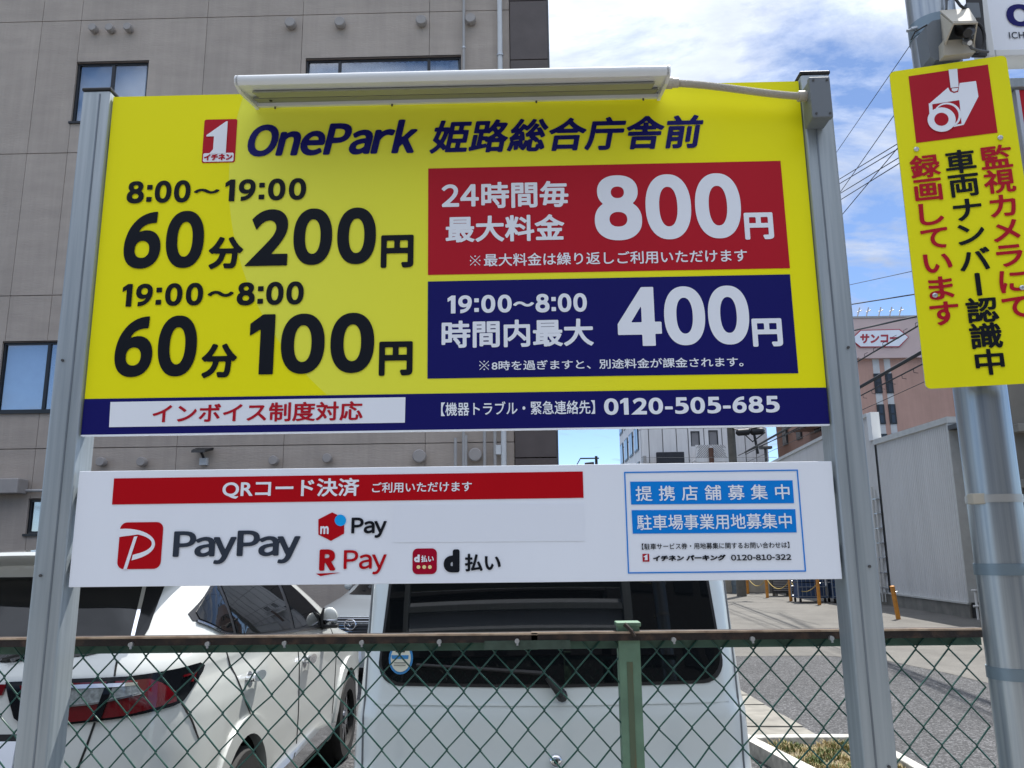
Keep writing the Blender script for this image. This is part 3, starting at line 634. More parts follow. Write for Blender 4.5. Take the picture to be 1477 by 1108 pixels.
obj('downpipe', MB().cyl((wX-.12, yl_, .1), (wX-.12, yl_, 3.6), .03, 8), corr_t, mp_)
for z in np.arange(.5, 3.3, .45): obj('bracket', MB().box((wX-.14, yl_-.25, z), (wX, yl_+.05, z+.03)), zinc, mp_)
obj('downpipe', MB().cyl((wX-.12, yl_-.22, .1), (wX-.12, yl_-.22, 3.5), .02, 8), corr_t, mp_)

# grey shop building on the far right, behind the pole
sb = thing('service_building', 'dim grey beige building with ledges and pipes behind the steel pole at the right edge', 'building', (11.6, 12.5, 0))
obj('wall', MB().box((8.7, 12.3, 0), (15, 13.1, 5)).box((11.8, 13.1, 0), (15, 17, 5)), mat('dim_render', (.17, .155, .13), rough=.9, var=.2, vs=1.5), sb)
for z in (1.5, 2.75, 3.7): obj('ledge', MB().box((8.6, 12.0, z), (15, 12.3, z+.14), .01), concrete, sb)
for k in range(5):
    o = obj('window', MB().box((8.95+k*1.3, 12.24, 1.9), (9.95+k*1.3, 12.298, 2.6)), sash, sb); obj('pane', MB().box((9.0+k*1.3, 12.22, 1.95), (9.9+k*1.3, 12.238, 2.55)), darkw, o)
obj('pipe', MB().cyl((8.6, 11.9, 2.45), (15, 11.9, 2.40), .09, 10), pipe_w, sb)
obj('pipe', MB().cyl((8.8, 11.85, .1), (8.8, 11.85, 3.8), .06, 10), pipe_m, sb)
obj('yellow_marker', MB().box((8.9, 12.18, 1.68), (9.15, 12.28, 2.3), .01), yel2_p, sb)

dimh = mat('dark_grey_render', (.045, .046, .05), rough=.9, var=.2)
# houses across the street behind the viewer (seen only as reflections)
for k, (x0, x1, y0, h_, m_) in enumerate(((-22, -9.5, -17, 8.5, dimh), (-9, 3, -16, 6.2, dimh), (3.6, 16, -17, 9.5, dimh), (17, 30, -16, 7.2, dimh))):
    o = thing('house', ['low dark grey house furthest left across the street behind the viewer', 'lowest dark grey house across the street behind the viewer', 'tallest dark grey house across the street behind the viewer', 'dark grey house furthest right across the street behind the viewer'][k], 'house', ((x0+x1)/2, y0, 0))
    obj('wall', MB().box((x0, y0-8, 0), (x1, y0, h_)), m_, o); obj('roof', MB().box((x0-.3, y0-8.3, h_), (x1+.3, y0+.4, h_+.3)), dark_steel, o)
    for zz in np.arange(1.0, h_-1.6, 2.8):
        for xx in np.arange(x0+1, x1-1.6, 2.6):
            w_ = obj('window', MB().box((xx, y0, zz), (xx+1.5, y0+.06, zz+1.3)), sash, o)

# back yard wall, bollards, cages
yw_ = thing('yard_wall', 'cream block wall closing the yard behind the bollards', 'wall', (5, 31.6, 0))
obj('wall', MB().box((-3, 31.5, 0), (11.0, 31.7, 1.9)), cream_w, yw_)
obj('coping', MB().box((-3, 31.45, 1.9), (11.0, 31.75, 2.0)), concrete, yw_)
bt = [((1079, 857), 'furthest orange bollard in front of the cream wall'), ((1107, 862.5), 'orange bollard left of the dark air conditioner unit'), ((1141, 867.4), 'orange bollard immediately left of the blue roll cage'),
      ((1182, 873), 'orange bollard between the blue roll cages and the right sign post'), ((1296, 893.6), 'nearest leaning orange bollard by the warehouse plinth')]
bp_ = []
for k, ((u, v), lab) in enumerate(bt):
    p = atZ(u, v); ln = .06 if k == 4 else 0; 
    if k == 0:
        o0 = thing('bollard', lab, 'bollard', tuple(p), 'orange bollards along the yard'); obj('post', MB().tube([(0, 0, 0), (0, 0, .78)], .055, 12), orange, o0, local=True, smooth=True)
        obj('cap', MB().tube([(0, 0, .78), (0, 0, .80), (0, 0, .815)], [.06, .06, .03], 12), orange, o0, local=True); obj('chain_hook', MB().cyl((.05, 0, .66), (.09, 0, .66), .01, 6), zinc, o0, local=True); o = o0
    else:
        o = copy_tree(o0); o['label'] = lab; o.location = tuple(p)
    if k == 4: o.rotation_euler = (0, -.09, 0)
    bp_.append(Vector(p))
for k in range(3):
    a, b = bp_[k]+Vector((0, 0, .68)), bp_[k+1]+Vector((0, 0, .68)); mb = MB()
    pts = [a.lerp(b, t)+Vector((0, 0, -.32*4*t*(1-t))) for t in np.linspace(0, 1, 15)]
    mb.tube(pts, .013, 5); tag(obj('chain', mb, mat('yellow_chain', (.45, .33, .10), rough=.6)), ['pale chain hung between the two furthest bollards', 'pale chain in front of the dark air conditioner', 'pale chain in front of the first blue cage'][k], 'chain', 'chains between the bollards')
def cage(x, y, lab):
    t = thing('roll_cage', lab, 'roll cage', (x, y, 0), 'roll cages standing in the yard')
    mb = MB(); w_, d_, h_ = .95, .7, 1.5
    for sx in (0, w_):
        for sy in (0, d_): mb.cyl((x+sx, y+sy, .15), (x+sx, y+sy, h_), .02, 6)
    for z in (.2, .5, .8, 1.1, 1.35):
        mb.cyl((x, y, z), (x+w_, y, z), .012, 6); mb.cyl((x, y+d_, z), (x+w_, y+d_, z), .012, 6)
    for k in range(1, 7): mb.cyl((x+w_*k/7, y, .2), (x+w_*k/7, y, h_), .008, 5)
    obj('frame', mb, mat('cage_steel', (.25, .28, .32), rough=.4, metal=.5), t)
    obj('deck', MB().box((x, y, .15), (x+w_, y+d_, .2)), cage_b, t)
    obj('load', MB().box((x+.05, y+.05, .2), (x+w_-.05, y+d_-.05, .62), .02).box((x+.05, y+.05, .64), (x+w_-.05, y+d_-.05, 1.08), .02).box((x+.08, y+.05, 1.1), (x+w_-.1, y+d_-.05, 1.3), .02), cage_b, t)
    for sx in (.08, w_-.08): 
        for sy in (.08, d_-.08): obj('wheel', MB().cyl((x+sx-.02, y+sy, .07), (x+sx+.02, y+sy, .07), .07, 12), rubber, t)
q = atZ(1146, 869); cage(q[0]+.05, q[1]-.3, 'blue loaded roll cage just right of the middle bollard')
cage(q[0]+1.05, q[1]-.6, 'blue loaded roll cage half hidden by the right sign post'); cage(q[0]+2.1, q[1]-1.0, 'dark blue roll cage behind the right sign post')
ac = thing('air_conditioner', 'dark grey outdoor air conditioner unit standing between bollards', 'air conditioner', (8.9, 28.6, 0))
p = atZ(1118, 861); obj('casing', MB().box((p[0], p[1]+.3, .1), (p[0]+.8, p[1]+.65, 1.3), .02), dark_steel, ac)
for k in range(16): obj('grille_bar', MB().box((p[0]+.05, p[1]+.27, .2+k*.065), (p[0]+.75, p[1]+.297, .225+k*.065)), pipe_m, ac)
for sx in (.1, .6): obj('foot', MB().box((p[0]+sx, p[1]+.3, 0), (p[0]+sx+.1, p[1]+.65, .1)), concrete, ac)
p = atZ(1066, 856); t = thing('drum', 'grey blue metal drum standing against the cream wall behind the van', 'drum', (p[0], p[1], 0))
obj('body', MB().tube([(p[0], p[1], 0), (p[0], p[1], .3), (p[0], p[1], .31), (p[0], p[1], .6), (p[0], p[1], .61), (p[0], p[1], .9)], [.26, .26, .275, .26, .275, .26], 20), mat('drum_paint', (.12, .16, .19), rough=.5, var=.2), t, smooth=True)
obj('lid', MB().tube([(p[0], p[1], .9), (p[0], p[1], .93)], [.28, .27], 20), dark_steel, t)

# ============================================================ UTILITY POLES AND WIRES
def upole(u, v, Y, r_, m, lab, top):
    c = atY(u, v, Y); t = thing('utility_pole', lab, 'utility pole', (c[0], Y, 0)); obj('post', MB().tube([(c[0], Y, 0), (c[0], Y, top)], [r_*1.15, r_*.8], 14), m, t, smooth=True); return t, float(c[0])
up1, ux = upole(1055.5, 640, 29., .16, pole_c, 'grey concrete utility pole crowded with cables in front of the white building', 10.3)
for z, h_ in ((8.9, 0), (9.7, 0)): obj('cross_arm', MB().box((ux-1., 28.75, z), (ux+1., 28.85, z+.08)), zinc, up1)
for k, x in enumerate((-.9, -.5, .5, .9)):
    for z in (8.98, 9.78): obj('insulator', MB().tube([(ux+x, 28.8, z), (ux+x, 28.8, z+.08), (ux+x, 28.8, z+.16)], [.03, .06, .03], 8), white_st, up1)
for du, dv in ((1072, 624), (1092, 623)):
    c = atY(du, dv, 28.7); mb = MB().tube([(c[0]-.28, 28.7, c[2]), (c[0]-.2, 28.7, c[2]), (c[0]+.2, 28.7, c[2]+.03), (c[0]+.28, 28.7, c[2]+.03)], [.05, .13, .13, .05], 10); obj('cable_closure', mb, cable_m, up1, smooth=True)
c = atY(1068, 621, 28.7); obj('cable_arm', MB().tube([(ux, 28.9, c[2]+.1), (c[0], 28.7, c[2]), (c[0]+1.6, 28.5, c[2]+.25)], .03, 6).tube([(c[0]+.5, 28.7, c[2]-.1), (c[0]+.6, 28.7, c[2]-.9)], .05, 6).tube([(c[0]+.1, 28.7, c[2]-.1), (c[0]+.4, 28.6, c[2]-.45), (c[0]+.9, 28.6, c[2]-.1)], .025, 6), cable_m, up1)
up2, ux2 = upole(860, 662, 60., .13, mat('dark_wood_pole', (.05, .045, .04), rough=.9), 'small distant dark utility pole with a crooked cross arm against pale sky', float(atY(860, 658, 60.)[2]))
za = float(atY(850, 661, 60.)[2]); obj('cross_arm', MB().box((ux2-1.2, 59.8, za-.08), (ux2+.2, 59.9, za+.02)).tube([(ux2-1.2, 59.8, za), (ux2-1.5, 59.8, za-.5)], .04, 5).tube([(ux2-.9, 59.8, za-.5), (ux2-.2, 59.8, za-.45)], .15, 6), dark_steel, up2)
lp = atY(1104, 648, 33.); ls = thing('street_lamp', 'thin dark lamp post standing left of the brick building', 'street lamp', (lp[0], 33, 0)); obj('post', MB().cyl((lp[0], 33, 0), (lp[0], 33, lp[2]), .06, 8), dark_steel, ls); obj('lamp_head', MB().box((lp[0]-.25, 32.8, lp[2]), (lp[0]+.25, 33.1, lp[2]+.12), .02), dark_steel, ls)
WR = [((1205, 222), (1313, 65), .006, 12, 'steepest thin wire climbing from the right sign post to the steel pole'), ((1206, 286), (1287, 170), .007, 12, 'second steep thin wire below the highest one, reaching the yellow camera sign'),
      ((1205, 262), (1292, 209), .009, 14, 'upper wire of the dense bundle beside the yellow camera sign'), ((1206, 268), (1293, 216), .009, 14, 'second wire from the top in the dense bundle'), ((1207, 282), (1294, 229), .009, 14, 'third wire from the top in the dense bundle'),
      ((1208, 291), (1295, 237), .009, 14, 'lowest wire of the dense bundle beside the yellow camera sign'), ((1212, 313), (1291, 218), .007, 14, 'thin wire crossing the dense bundle diagonally'),
      ((1221, 412), (1313, 392), .005, 16, 'faint thin wire alone in the clear sky above the brick building'), ((1223, 440), (1317, 425), .010, 16, 'single dark wire just above the roof spikes'),
      ((1226, 478), (1324, 456), .014, 16, 'thick wire crossing the top of the pink fascia'), ((1231, 525), (1326, 469), .012, 16, 'hooked cable crossing the white hexagonal sign'),
      ((1234, 562), (1329, 508), .026, 16, 'thickest black cable passing in front of the pilaster windows'), ((1237, 573), (1331, 525), .010, 16, 'cable with small hooks just under the thickest cable'), ((1240, 593), (1335, 550), .005, 16, 'faint thin wire crossing the lower brick wall')]
for (p0, p1, r_, Yn, lab) in WR:
    p0, p1 = np.array(p0, float), np.array(p1, float); d = (p1-p0)/(p1[0]-p0[0]); pe = p1+d*max(0, 1395-p1[0]) if p1[0] < 1330 else p1+d*60
    ps = p0+d*(1150-p0[0]) if p0[1] < 300 else p0+d*(1075-p0[0])
    A_ = atY(*ps, 28.); B_ = atY(*pe, 10.); mb = MB().tube([tuple(A_), tuple((A_+B_)/2), tuple(B_)], r_*1.35, 5)
    if 'hook' in lab:
        for t in np.linspace(.35, .98, 22): q_ = A_+(B_-A_)*t; s_ = -1 if 'small' in lab else 1; mb.tube([tuple(q_), tuple(q_+np.array([0, 0, s_*.07])), tuple(q_+np.array([.05, -.05, s_*.09]))], .006, 4)
    tag(obj('overhead_wire', mb, cable_m), lab, 'wire', 'overhead wires over the road')
a_, b_ = atY(1065, 657, 28.5), atY(1190, 603, 20.); tag(obj('overhead_wire', MB().tube([tuple(a_), tuple(b_)], .014, 5), cable_m), 'dark cable rising from the concrete pole towards the brick building', 'wire', 'overhead wires over the road')
a_, b_ = atY(925, 660, 40.), atY(1120, 660, 30.); tag(obj('overhead_wire', MB().tube([tuple(a_), tuple(b_)], .008, 5), cable_g), 'thin level wire across the front of the white building', 'wire', 'overhead wires over the road')

# ============================================================ CARS
class Shell:
    def __init__(s, z, w, yr, yf, axr, ayr, axf, ayf, bow=.05, fbow=.12, sbow=.035):
        s.z = z; s.tab = dict(w=w, yr=yr, yf=yf); s.axr, s.ayr, s.axf, s.ayf, s.bow, s.fbow, s.sbow = axr, ayr, axf, ayf, bow, fbow, sbow
    def g(s, k, z): return float(np.interp(z, s.z, s.tab[k]))
    def pt(s, u, z):                # u 0..5: rear, rear corner, side, front corner, front ; sign = side
        sg = -1 if u < 0 else 1; u = abs(u); w, yr, yf = s.g('w', z), s.g('yr', z), s.g('yf', z)
        if u <= 1: x, y = u*(w-s.axr), yr
        elif u <= 2: t = (u-1)*math.pi/2; x, y = w-s.axr+s.axr*math.sin(t), yr+s.ayr*(1-math.cos(t))
        elif u <= 3: x, y = w, yr+s.ayr+(u-2)*(yf-s.ayf-yr-s.ayr)
        elif u <= 4: t = (u-3)*math.pi/2; x, y = w-s.axf*(1-math.cos(t)), yf-s.ayf+s.ayf*math.sin(t)
        else: x, y = (5-u)*(w-s.axf), yf
        L_ = yf-yr; m = (y-yr)/L_
        y += s.bow*(x/w)**2*max(0, 1-m*4)-s.fbow*(x/w)**2*max(0, m*4-3); x -= s.sbow*(2*m-1)**2*min(1, x/w)
        return Vector((sg*x, y, z))
    def nrm(s, u, z):
        e = .004; a = s.pt(u+e, z)-s.pt(u-e, z); b = s.pt(u, z+.006)-s.pt(u, z-.006); n = a.cross(b)
        return n.normalized() if n.length > 0 else Vector((0, 1, 0))
    def uy(s, y, z, sg):           # side: u from y
        yr, yf = s.g('yr', z), s.g('yf', z)
        if y < yr+s.ayr: return sg*(1+2/math.pi*math.acos(max(-1, min(1, (yr+s.ayr-y)/s.ayr))))
        if y > yf-s.ayf: return sg*(3+2/math.pi*math.asin(max(-1, min(1, (y-yf+s.ayf)/s.ayf))))
        return sg*(2+(y-yr-s.ayr)/(yf-s.ayf-yr-s.ayr))
    def body(s, zr=26):
        zs = np.unique(np.concatenate([s.z, np.linspace(s.z[0], s.z[-1], zr)]))
        us = list(np.linspace(-5, -4, 7)[1:])+list(np.linspace(-4, -3, 9)[1:])+list(np.linspace(-3, -2, 16)[1:])+list(np.linspace(-2, -1, 10)[1:])+list(np.linspace(-1, 0, 7)[1:])
        us = [-5]+us; us = us+[-q for q in us[::-1]][1:-1]; n = len(us); vs = []; fs = []
        for z in zs:
            for u in us: vs.append(s.pt(u, z))
        rows = len(zs); top = [vs[(rows-1)*n+k] for k in range(n)]
        yc = sum(p.y for p in top)/n
        for k, (f_, dz) in enumerate(((.93, .018), (.80, .034), (.55, .048), (.25, .055))):
            for p in top: vs.append(Vector((p.x*f_, yc+(p.y-yc)*f_, p.z+dz)))
            rows += 1
        for i in range(rows-1):
            for j in range(n): fs.append((i*n+j, i*n+(j+1) % n, (i+1)*n+(j+1) % n, (i+1)*n+j))
        fs.append(tuple((rows-1)*n+j for j in range(n))); fs.append(tuple(range(n))[::-1])
        bm = bmesh.new(); V = [bm.verts.new(p) for p in vs]
        for f in fs:
            try: bm.faces.new([V[i] for i in f])
            except Exception: pass
        bmesh.ops.recalc_face_normals(bm, faces=bm.faces); return bm
    def patch(s, poly, mp_, off=.004, th=.012, step=.06):
        """poly in (a,z); mp_(a,z)->u. conforming raised plate"""
        bm = bmesh.new(); f = bm.faces.new([bm.verts.new((a, 0, z)) for a, z in poly])
        xs = [a for a, z in poly]; zs = [z for a, z in poly]
        for lo, hi, nx in ((min(xs), max(xs), (1, 0, 0)), (min(zs), max(zs), (0, 0, 1))):
            k = int((hi-lo)/step)
            for i in range(1, k+1):
                c = lo+(hi-lo)*i/(k+1); bmesh.ops.bisect_plane(bm, geom=list(bm.verts)+list(bm.edges)+list(bm.faces), plane_co=(c*nx[0], 0, c*nx[2]), plane_no=nx)
        bmesh.ops.triangulate(bm, faces=[q for q in bm.faces if len(q.verts) > 4])
        inner = [v for v in bm.verts]; par = {v: (v.co.x, v.co.z) for v in inner}
        r_ = bmesh.ops.extrude_face_region(bm, geom=list(bm.faces)); nv = [g_ for g_ in r_['geom'] if isinstance(g_, bmesh.types.BMVert)]
        pos = {}
        for v in nv: pos[v] = (v.co.x, v.co.z, off)
        for v in inner: pos[v] = (*par[v], off-th)
        for v, (a, z, o_) in pos.items():
            u = mp_(a, z); n_ = s.nrm(u, z); p = s.pt(u, z)
            c = Vector((0, s.g('yr', z)+1.5, z))
            if n_.dot(p-c) < 0: n_ = -n_
            v.co = p+n_*o_
        bmesh.ops.recalc_face_normals(bm, faces=bm.faces); return MB().bm(bm)
    def side(s, poly, sg, **k): return s.patch(poly, lambda a, z: s.uy(a, z, sg), **k)
    def rear(s, poly, **k):
        def f(x, z):
            w = s.g('w', z)-s.axr; ax_ = abs(x)
            u = ax_/w if ax_ <= w else 1+2/math.pi*math.asin(min(.9999, (ax_-w)/s.axr)); return u if x >= 0 else -u
        return s.patch(poly, f, **k)
    def front(s, poly, **k):
        def f(x, z):
            w = s.g('w', z)-s.axf; u = 5-min(1., abs(x)/w) if abs(x) <= w else 4-2/math.pi*math.asin(min(.9999, (abs(x)-w)/s.axf)); return u if x >= 0 else -u
        return s.patch(poly, f, **k)
def strip(pts, w=.006):           # polyline (a,z) -> thin closed polygon
    P = [np.array(p, float) for p in pts]; L1 = []; R1 = []
    for i, p in enumerate(P):
        t = P[min(i+1, len(P)-1)]-P[max(i-1, 0)]; t = t/np.linalg.norm(t); n = np.array([-t[1], t[0]])*w/2; L1.append(tuple(p+n)); R1.append(tuple(p-n))
    return L1+R1[::-1]
def cut_wheels(bm, centres, r, depth=.34):
    me = bpy.data.meshes.new('b'); bm.to_mesh(me); bm.free(); o = bpy.data.objects.new('b', me); COL.objects.link(o)
    c = MB()
    for x, y, z in centres: c.cyl((x, y, z), (x-math.copysign(depth, x), y, z), r, 40) if False else c.cyl((x+math.copysign(.3, x), y, z), (x-math.copysign(depth, x), y, z), r, 40)
    cm_ = bpy.data.meshes.new('c'); cm_.from_pydata(c.v, [], c.f); co = bpy.data.objects.new('c', cm_); COL.objects.link(co)
    bm2 = bmesh.new(); bm2.from_mesh(cm_); bmesh.ops.recalc_face_normals(bm2, faces=bm2.faces); bm2.to_mesh(cm_); bm2.free()
    md = o.modifiers.new('m', 'BOOLEAN'); md.operation = 'DIFFERENCE'; md.object = co; md.solver = 'EXACT'
    dg = bpy.context.evaluated_depsgraph_get(); e = bpy.data.meshes.new_from_object(o.evaluated_get(dg))
    mb = MB(); mb.add([v.co for v in e.vertices], [list(p.vertices) for p in e.polygons])
    for q in (o, co): bpy.data.objects.remove(q)
    return mb
def wheel(parent, x, y, z, R, w, sg):
    t = obj('wheel', MB().tube([(x+sg*.0, y, z), (x-sg*.03, y, z)], [.09, .09], 20), dark_steel, parent, local=True)
    prof = [(-w/2, R*.66), (-w/2, R*.93), (-w*.35, R), (w*.35, R), (w/2, R*.93), (w/2, R*.66), (w*.3, R*.64)]
    n = 36; vs = []; fs = []
    for k in range(n):
        a = 2*math.pi*k/n
        for dx_, rr in prof: vs.append((x+dx_, y+rr*math.cos(a), z+rr*math.sin(a)))
    m = len(prof)
    for k in range(n):
        for i in range(m-1): fs.append((k*m+i, k*m+i+1, ((k+1) % n)*m+i+1, ((k+1) % n)*m+i))
    obj('tyre', MB().add(vs, fs), rubber, t, smooth=True, local=True)
    rim = MB(); ox = x+sg*w*.36
    rim.tube([(ox, y, z), (ox-sg*w*.5, y, z)], [R*.655, R*.64], 32, cap=False)
    for k in range(10):
        a = 2*math.pi*k/10
        d1 = Vector((0, math.cos(a), math.sin(a))); d2 = Vector((0, -math.sin(a), math.cos(a))); c = Vector((ox, y, z))
        rim.add([c+d2*.02+d1*.05, c-d2*.02+d1*.05, c-d2*.034+d1*R*.64, c+d2*.034+d1*R*.64, c+d2*.02+d1*.05-Vector((sg*.03, 0, 0)), c-d2*.02+d1*.05-Vector((sg*.03, 0, 0)), c-d2*.034+d1*R*.64-Vector((sg*.03, 0, 0)), c+d2*.034+d1*R*.64-Vector((sg*.03, 0, 0))],
                [(0, 1, 2, 3), (4, 7, 6, 5), (0, 3, 7, 4), (1, 5, 6, 2)])
    rim.cyl((ox+sg*.01, y, z), (ox-sg*.05, y, z), .06, 16)
    obj('rim', rim, chrome_d, t, local=True)
    obj('brake_disc', MB().cyl((x, y, z), (x-sg*.02, y, z), R*.5, 24), dark_steel, t, local=True)

# ---- white SUV
suv = thing('parked_suv', 'white SUV with wide red tail lights behind the left half of the fence', 'SUV', (-2.39, 2.02, 0))
Z = [.26, .36, .50, .70, .90, 1.03, 1.14, 1.20, 1.26, 1.36, 1.46, 1.58, 1.70, 1.77, 1.80]
SU = Shell(Z, w=[.84, .885, .905, .915, .917, .917, .905, .890, .892, .868, .835, .785, .725, .68, .63],
           yr=[.10, .03, .0, .0, .02, .04, .055, .065, .09, .16, .23, .32, .40, .36, .42],
           yf=[4.64, 4.72, 4.76, 4.76, 4.70, 4.45, 3.92, 3.74, 3.60, 3.38, 3.13, 2.84, 2.56, 2.42, 2.30], axr=.30, ayr=.46, axf=.35, ayf=.5, bow=.07)
sg = 1
yw1, yw2, zw, RW = 1.01, 3.73, .36, .36
body = cut_wheels(SU.body(), [(s_*.9, y, zw) for s_ in (-1, 1) for y in (yw1, yw2)], .425)
obj('body', body, paint, suv, smooth=32, local=True)
for s_ in (-1, 1):
    for y in (yw1, yw2):
        wheel(suv, s_*.80, y, zw, RW, .225, s_)
        arch = [(y+.53*math.cos(t), zw+.53*math.sin(t)) for t in np.linspace(math.radians(-14), math.radians(194), 26)]+[(y+.425*math.cos(t), zw+.425*math.sin(t)) for t in np.linspace(math.radians(194), math.radians(-14), 26)]
        arch = [(a, max(z, .27)) for a, z in arch]
        obj('fender_flare', SU.side(arch, s_, off=.016, th=.03), paint, suv, smooth=50, local=True)
        lin = MB().tube([(s_*.86, y, zw), (s_*.58, y, zw)], .4245, 40, cap=False); obj('wheel_well', lin, gap_m, suv, local=True)
        obj('wheel_well_back', MB().cyl((s_*.565, y, zw), (s_*.58, y, zw), .424, 40), gap_m, suv, local=True)
    # side glass: quarter, rear door, front door in a black surround
    gz = lambda y: float(np.interp(y, [.46, .72, 1.05, 3.1], [1.475, 1.375, 1.33, 1.215])); top = lambda y: float(np.interp(y, [.46, .62, .95, 1.3, 1.8, 2.2, 2.55, 3.0], [1.50, 1.59, 1.71, 1.735, 1.71, 1.60, 1.44, 1.235]))
    def gl(y0, y1, e=.0):
        ys_ = np.linspace(y0, y1, 9); return [(y, gz(y)+e) for y in ys_]+[(y, top(y)-e) for y in ys_[::-1] if top(y)-e > gz(y)+e+.004]
    obj('window_trim', SU.side(strip([(y, gz(y)-.008) for y in np.linspace(.47, 3.0, 14)], .012), s_, off=.012), chrome_d, suv, local=True)
    obj('window_surround', SU.side(gl(.45, 3.0, -.006), s_, off=.003), sash, suv, local=True, smooth=60)
    for (y0, y1) in ((.50, .84), (.89, 1.90), (1.98, 2.93)): obj('side_window', SU.side(gl(y0, y1, .014), s_, off=.007), glass_c, suv, local=True, smooth=60)
    # shut lines
    for pl_ in ([(.68, 1.32), (.70, 1.26), (.83, 1.12), (.97, .965), (1.06, .89)], [(1.40, .72), (1.44, .60), (1.46, .45)], [(2.02, 1.25), (2.04, 1.03), (2.09, .50)], [(3.12, 1.2), (3.18, 1.0), (3.14, .5)]):
        obj('shut_line', SU.side(strip(pl_, .009), s_, off=.0035), gap_m, suv, local=True)
    for y, zh in ((1.07, 1.10), (2.22, 1.05)):
        h_ = obj('door_handle', SU.side([(y+.105*math.cos(t), zh+.030*math.sin(t)) for t in np.linspace(0, 6.28, 16, endpoint=False)], s_, off=.055, th=.022, step=.03), chrome, suv, local=True, smooth=60)
        obj('handle_recess', SU.side([(y-.03+.05*math.cos(t), zh-.01+.045*math.sin(t)) for t in np.linspace(0, 6.28, 16, endpoint=False)], s_, off=.002, th=.006), chrome_d, h_, local=True)
        pa, pb = SU.pt(SU.uy(y-.09, zh, s_), zh), SU.pt(SU.uy(y+.09, zh, s_), zh)
        obj('handle_mount', MB().tube([pa, pa+Vector((s_*.045, 0, 0))], .018, 10), chrome, h_, local=True); obj('handle_mount', MB().tube([pb, pb+Vector((s_*.045, 0, 0))], .018, 10), chrome, h_, local=True)
    obj('sill_trim', SU.side([(1.55, .36), (3.1, .38), (3.15, .44), (2.6, .50), (1.6, .44)], s_, off=.045, th=.06), chrome, suv, local=True, smooth=60)
    # mirror
    mxp = SU.pt(SU.uy(2.78, 1.23, s_), 1.23)
    bm = bmesh.new(); bmesh.ops.create_uvsphere(bm, u_segments=20, v_segments=12, radius=1)
    for v in bm.verts: v.co = Vector((mxp.x+s_*.060+v.co.x*.066, mxp.y-.0+v.co.y*.075*(1 if v.co.y > 0 else .35), mxp.z+.075+v.co.z*.075))
    mo = obj('mirror', MB().bm(bm), paint, suv, smooth=60, local=True)
    obj('mirror_base', MB().tube([mxp, mxp+Vector((s_*.10, 0, .02))], .028, 10).box((mxp.x+s_*.02, mxp.y-.03, mxp.z-.012), (mxp.x+s_*.13, mxp.y+.05, mxp.z+.02), .01), black_m, mo, local=True)
    bm = bmesh.new(); bmesh.ops.create_uvsphere(bm, u_segments=20, v_segments=12, radius=1)
    for v in bm.verts: v.co = Vector((mxp.x+s_*.062+v.co.x*.064, mxp.y-.004+v.co.y*.07*(1 if v.co.y > 0 else .4), mxp.z+.045+v.co.z*(.05 if v.co.z < 0 else .02)))
    obj('mirror_lower', MB().bm(bm), chrome_d, mo, smooth=60, local=True)
    obj('mirror_edge', MB().tube([(mxp.x+s_*.012, mxp.y-.04, mxp.z+.0), (mxp.x+s_*.004, mxp.y-.045, mxp.z+.07), (mxp.x+s_*.022, mxp.y-.04, mxp.z+.15)], [.012, .018, .008], 8), black_m, mo, local=True)
    # tail light, wraps the corner
    def rl_u(a, z):     # a: metres along the back and round the corner
        w = SU.g('w', z)-SU.axr
        u = a/w if a <= w else 1+min(.999, (a-w)/.585); return s_*u
    base = [(.05, 1.225), (.36, 1.235), (.65, 1.24), (.9, 1.255), (1.02, 1.264), (1.055, 1.25), (1.05, 1.22), (1.0, 1.155), (.95, 1.10), (.9, 1.085), (.66, 1.06), (.36, 1.035), (.20, 1.03), (.13, 1.07)]
    tl = obj('tail_light', SU.patch(base, rl_u, off=.012, th=.03, step=.05), glossy_k, suv, smooth=60, local=True)
    obj('red_lens', SU.patch([(.13, 1.208), (.5, 1.218), (.76, 1.222), (.82, 1.20), (.90, 1.15), (.91, 1.105), (.66, 1.07), (.36, 1.045), (.24, 1.045)], rl_u, off=.019, th=.014, step=.05), redlens, tl, smooth=60, local=True)
    obj('clear_lens', SU.patch([(.19, 1.192), (.5, 1.198), (.70, 1.20), (.745, 1.165), (.5, 1.128), (.26, 1.112)], rl_u, off=.025, th=.014, step=.05), clearlens, tl, smooth=60, local=True)
    obj('lens_trim', SU.patch(strip([(.19, 1.195), (.5, 1.201), (.705, 1.203)], .012), rl_u, off=.030), chrome, tl, local=True)
    obj('lens_trim', SU.patch(strip([(.26, 1.112), (.5, 1.126), (.745, 1.162)], .008), rl_u, off=.030), chrome, tl, local=True)
    obj('lens_trim', SU.patch(strip([(.575, 1.222), (.535, 1.05)], .035), rl_u, off=.031), glossy_k, tl, local=True)
    obj('lens_trim', SU.patch(strip([(.93, 1.215), (1.0, 1.222), (.985, 1.18)], .010), rl_u, off=.020), redlens, tl, local=True)
    obj('shut_line', SU.patch(strip([(.56, 1.31), (.575, 1.245)], .009), rl_u, off=.004), gap_m, suv, local=True)
    obj('shut_line', SU.patch(strip([(.52, 1.045), (.50, .95), (.46, .80), (.42, .6)], .010), rl_u, off=.004), gap_m, suv, local=True)
    obj('shut_line', SU.patch(strip([(.95, 1.09), (1.02, 1.0), (1.08, .90)], .007), rl_u, off=.003), gap_m, suv, local=True)
    obj('pillar_trim', SU.rear([(s_*.53, 1.70), (s_*.60, 1.36), (s_*.63, 1.36), (s_*.645, 1.45), (s_*.615, 1.70)], off=.005), glossy_k, suv, smooth=60, local=True)
    obj('glass_edge_trim', SU.rear(strip([(s_*.53, 1.70), (s_*.575, 1.50), (s_*.60, 1.37)], .016), off=.014), chrome, suv, local=True)
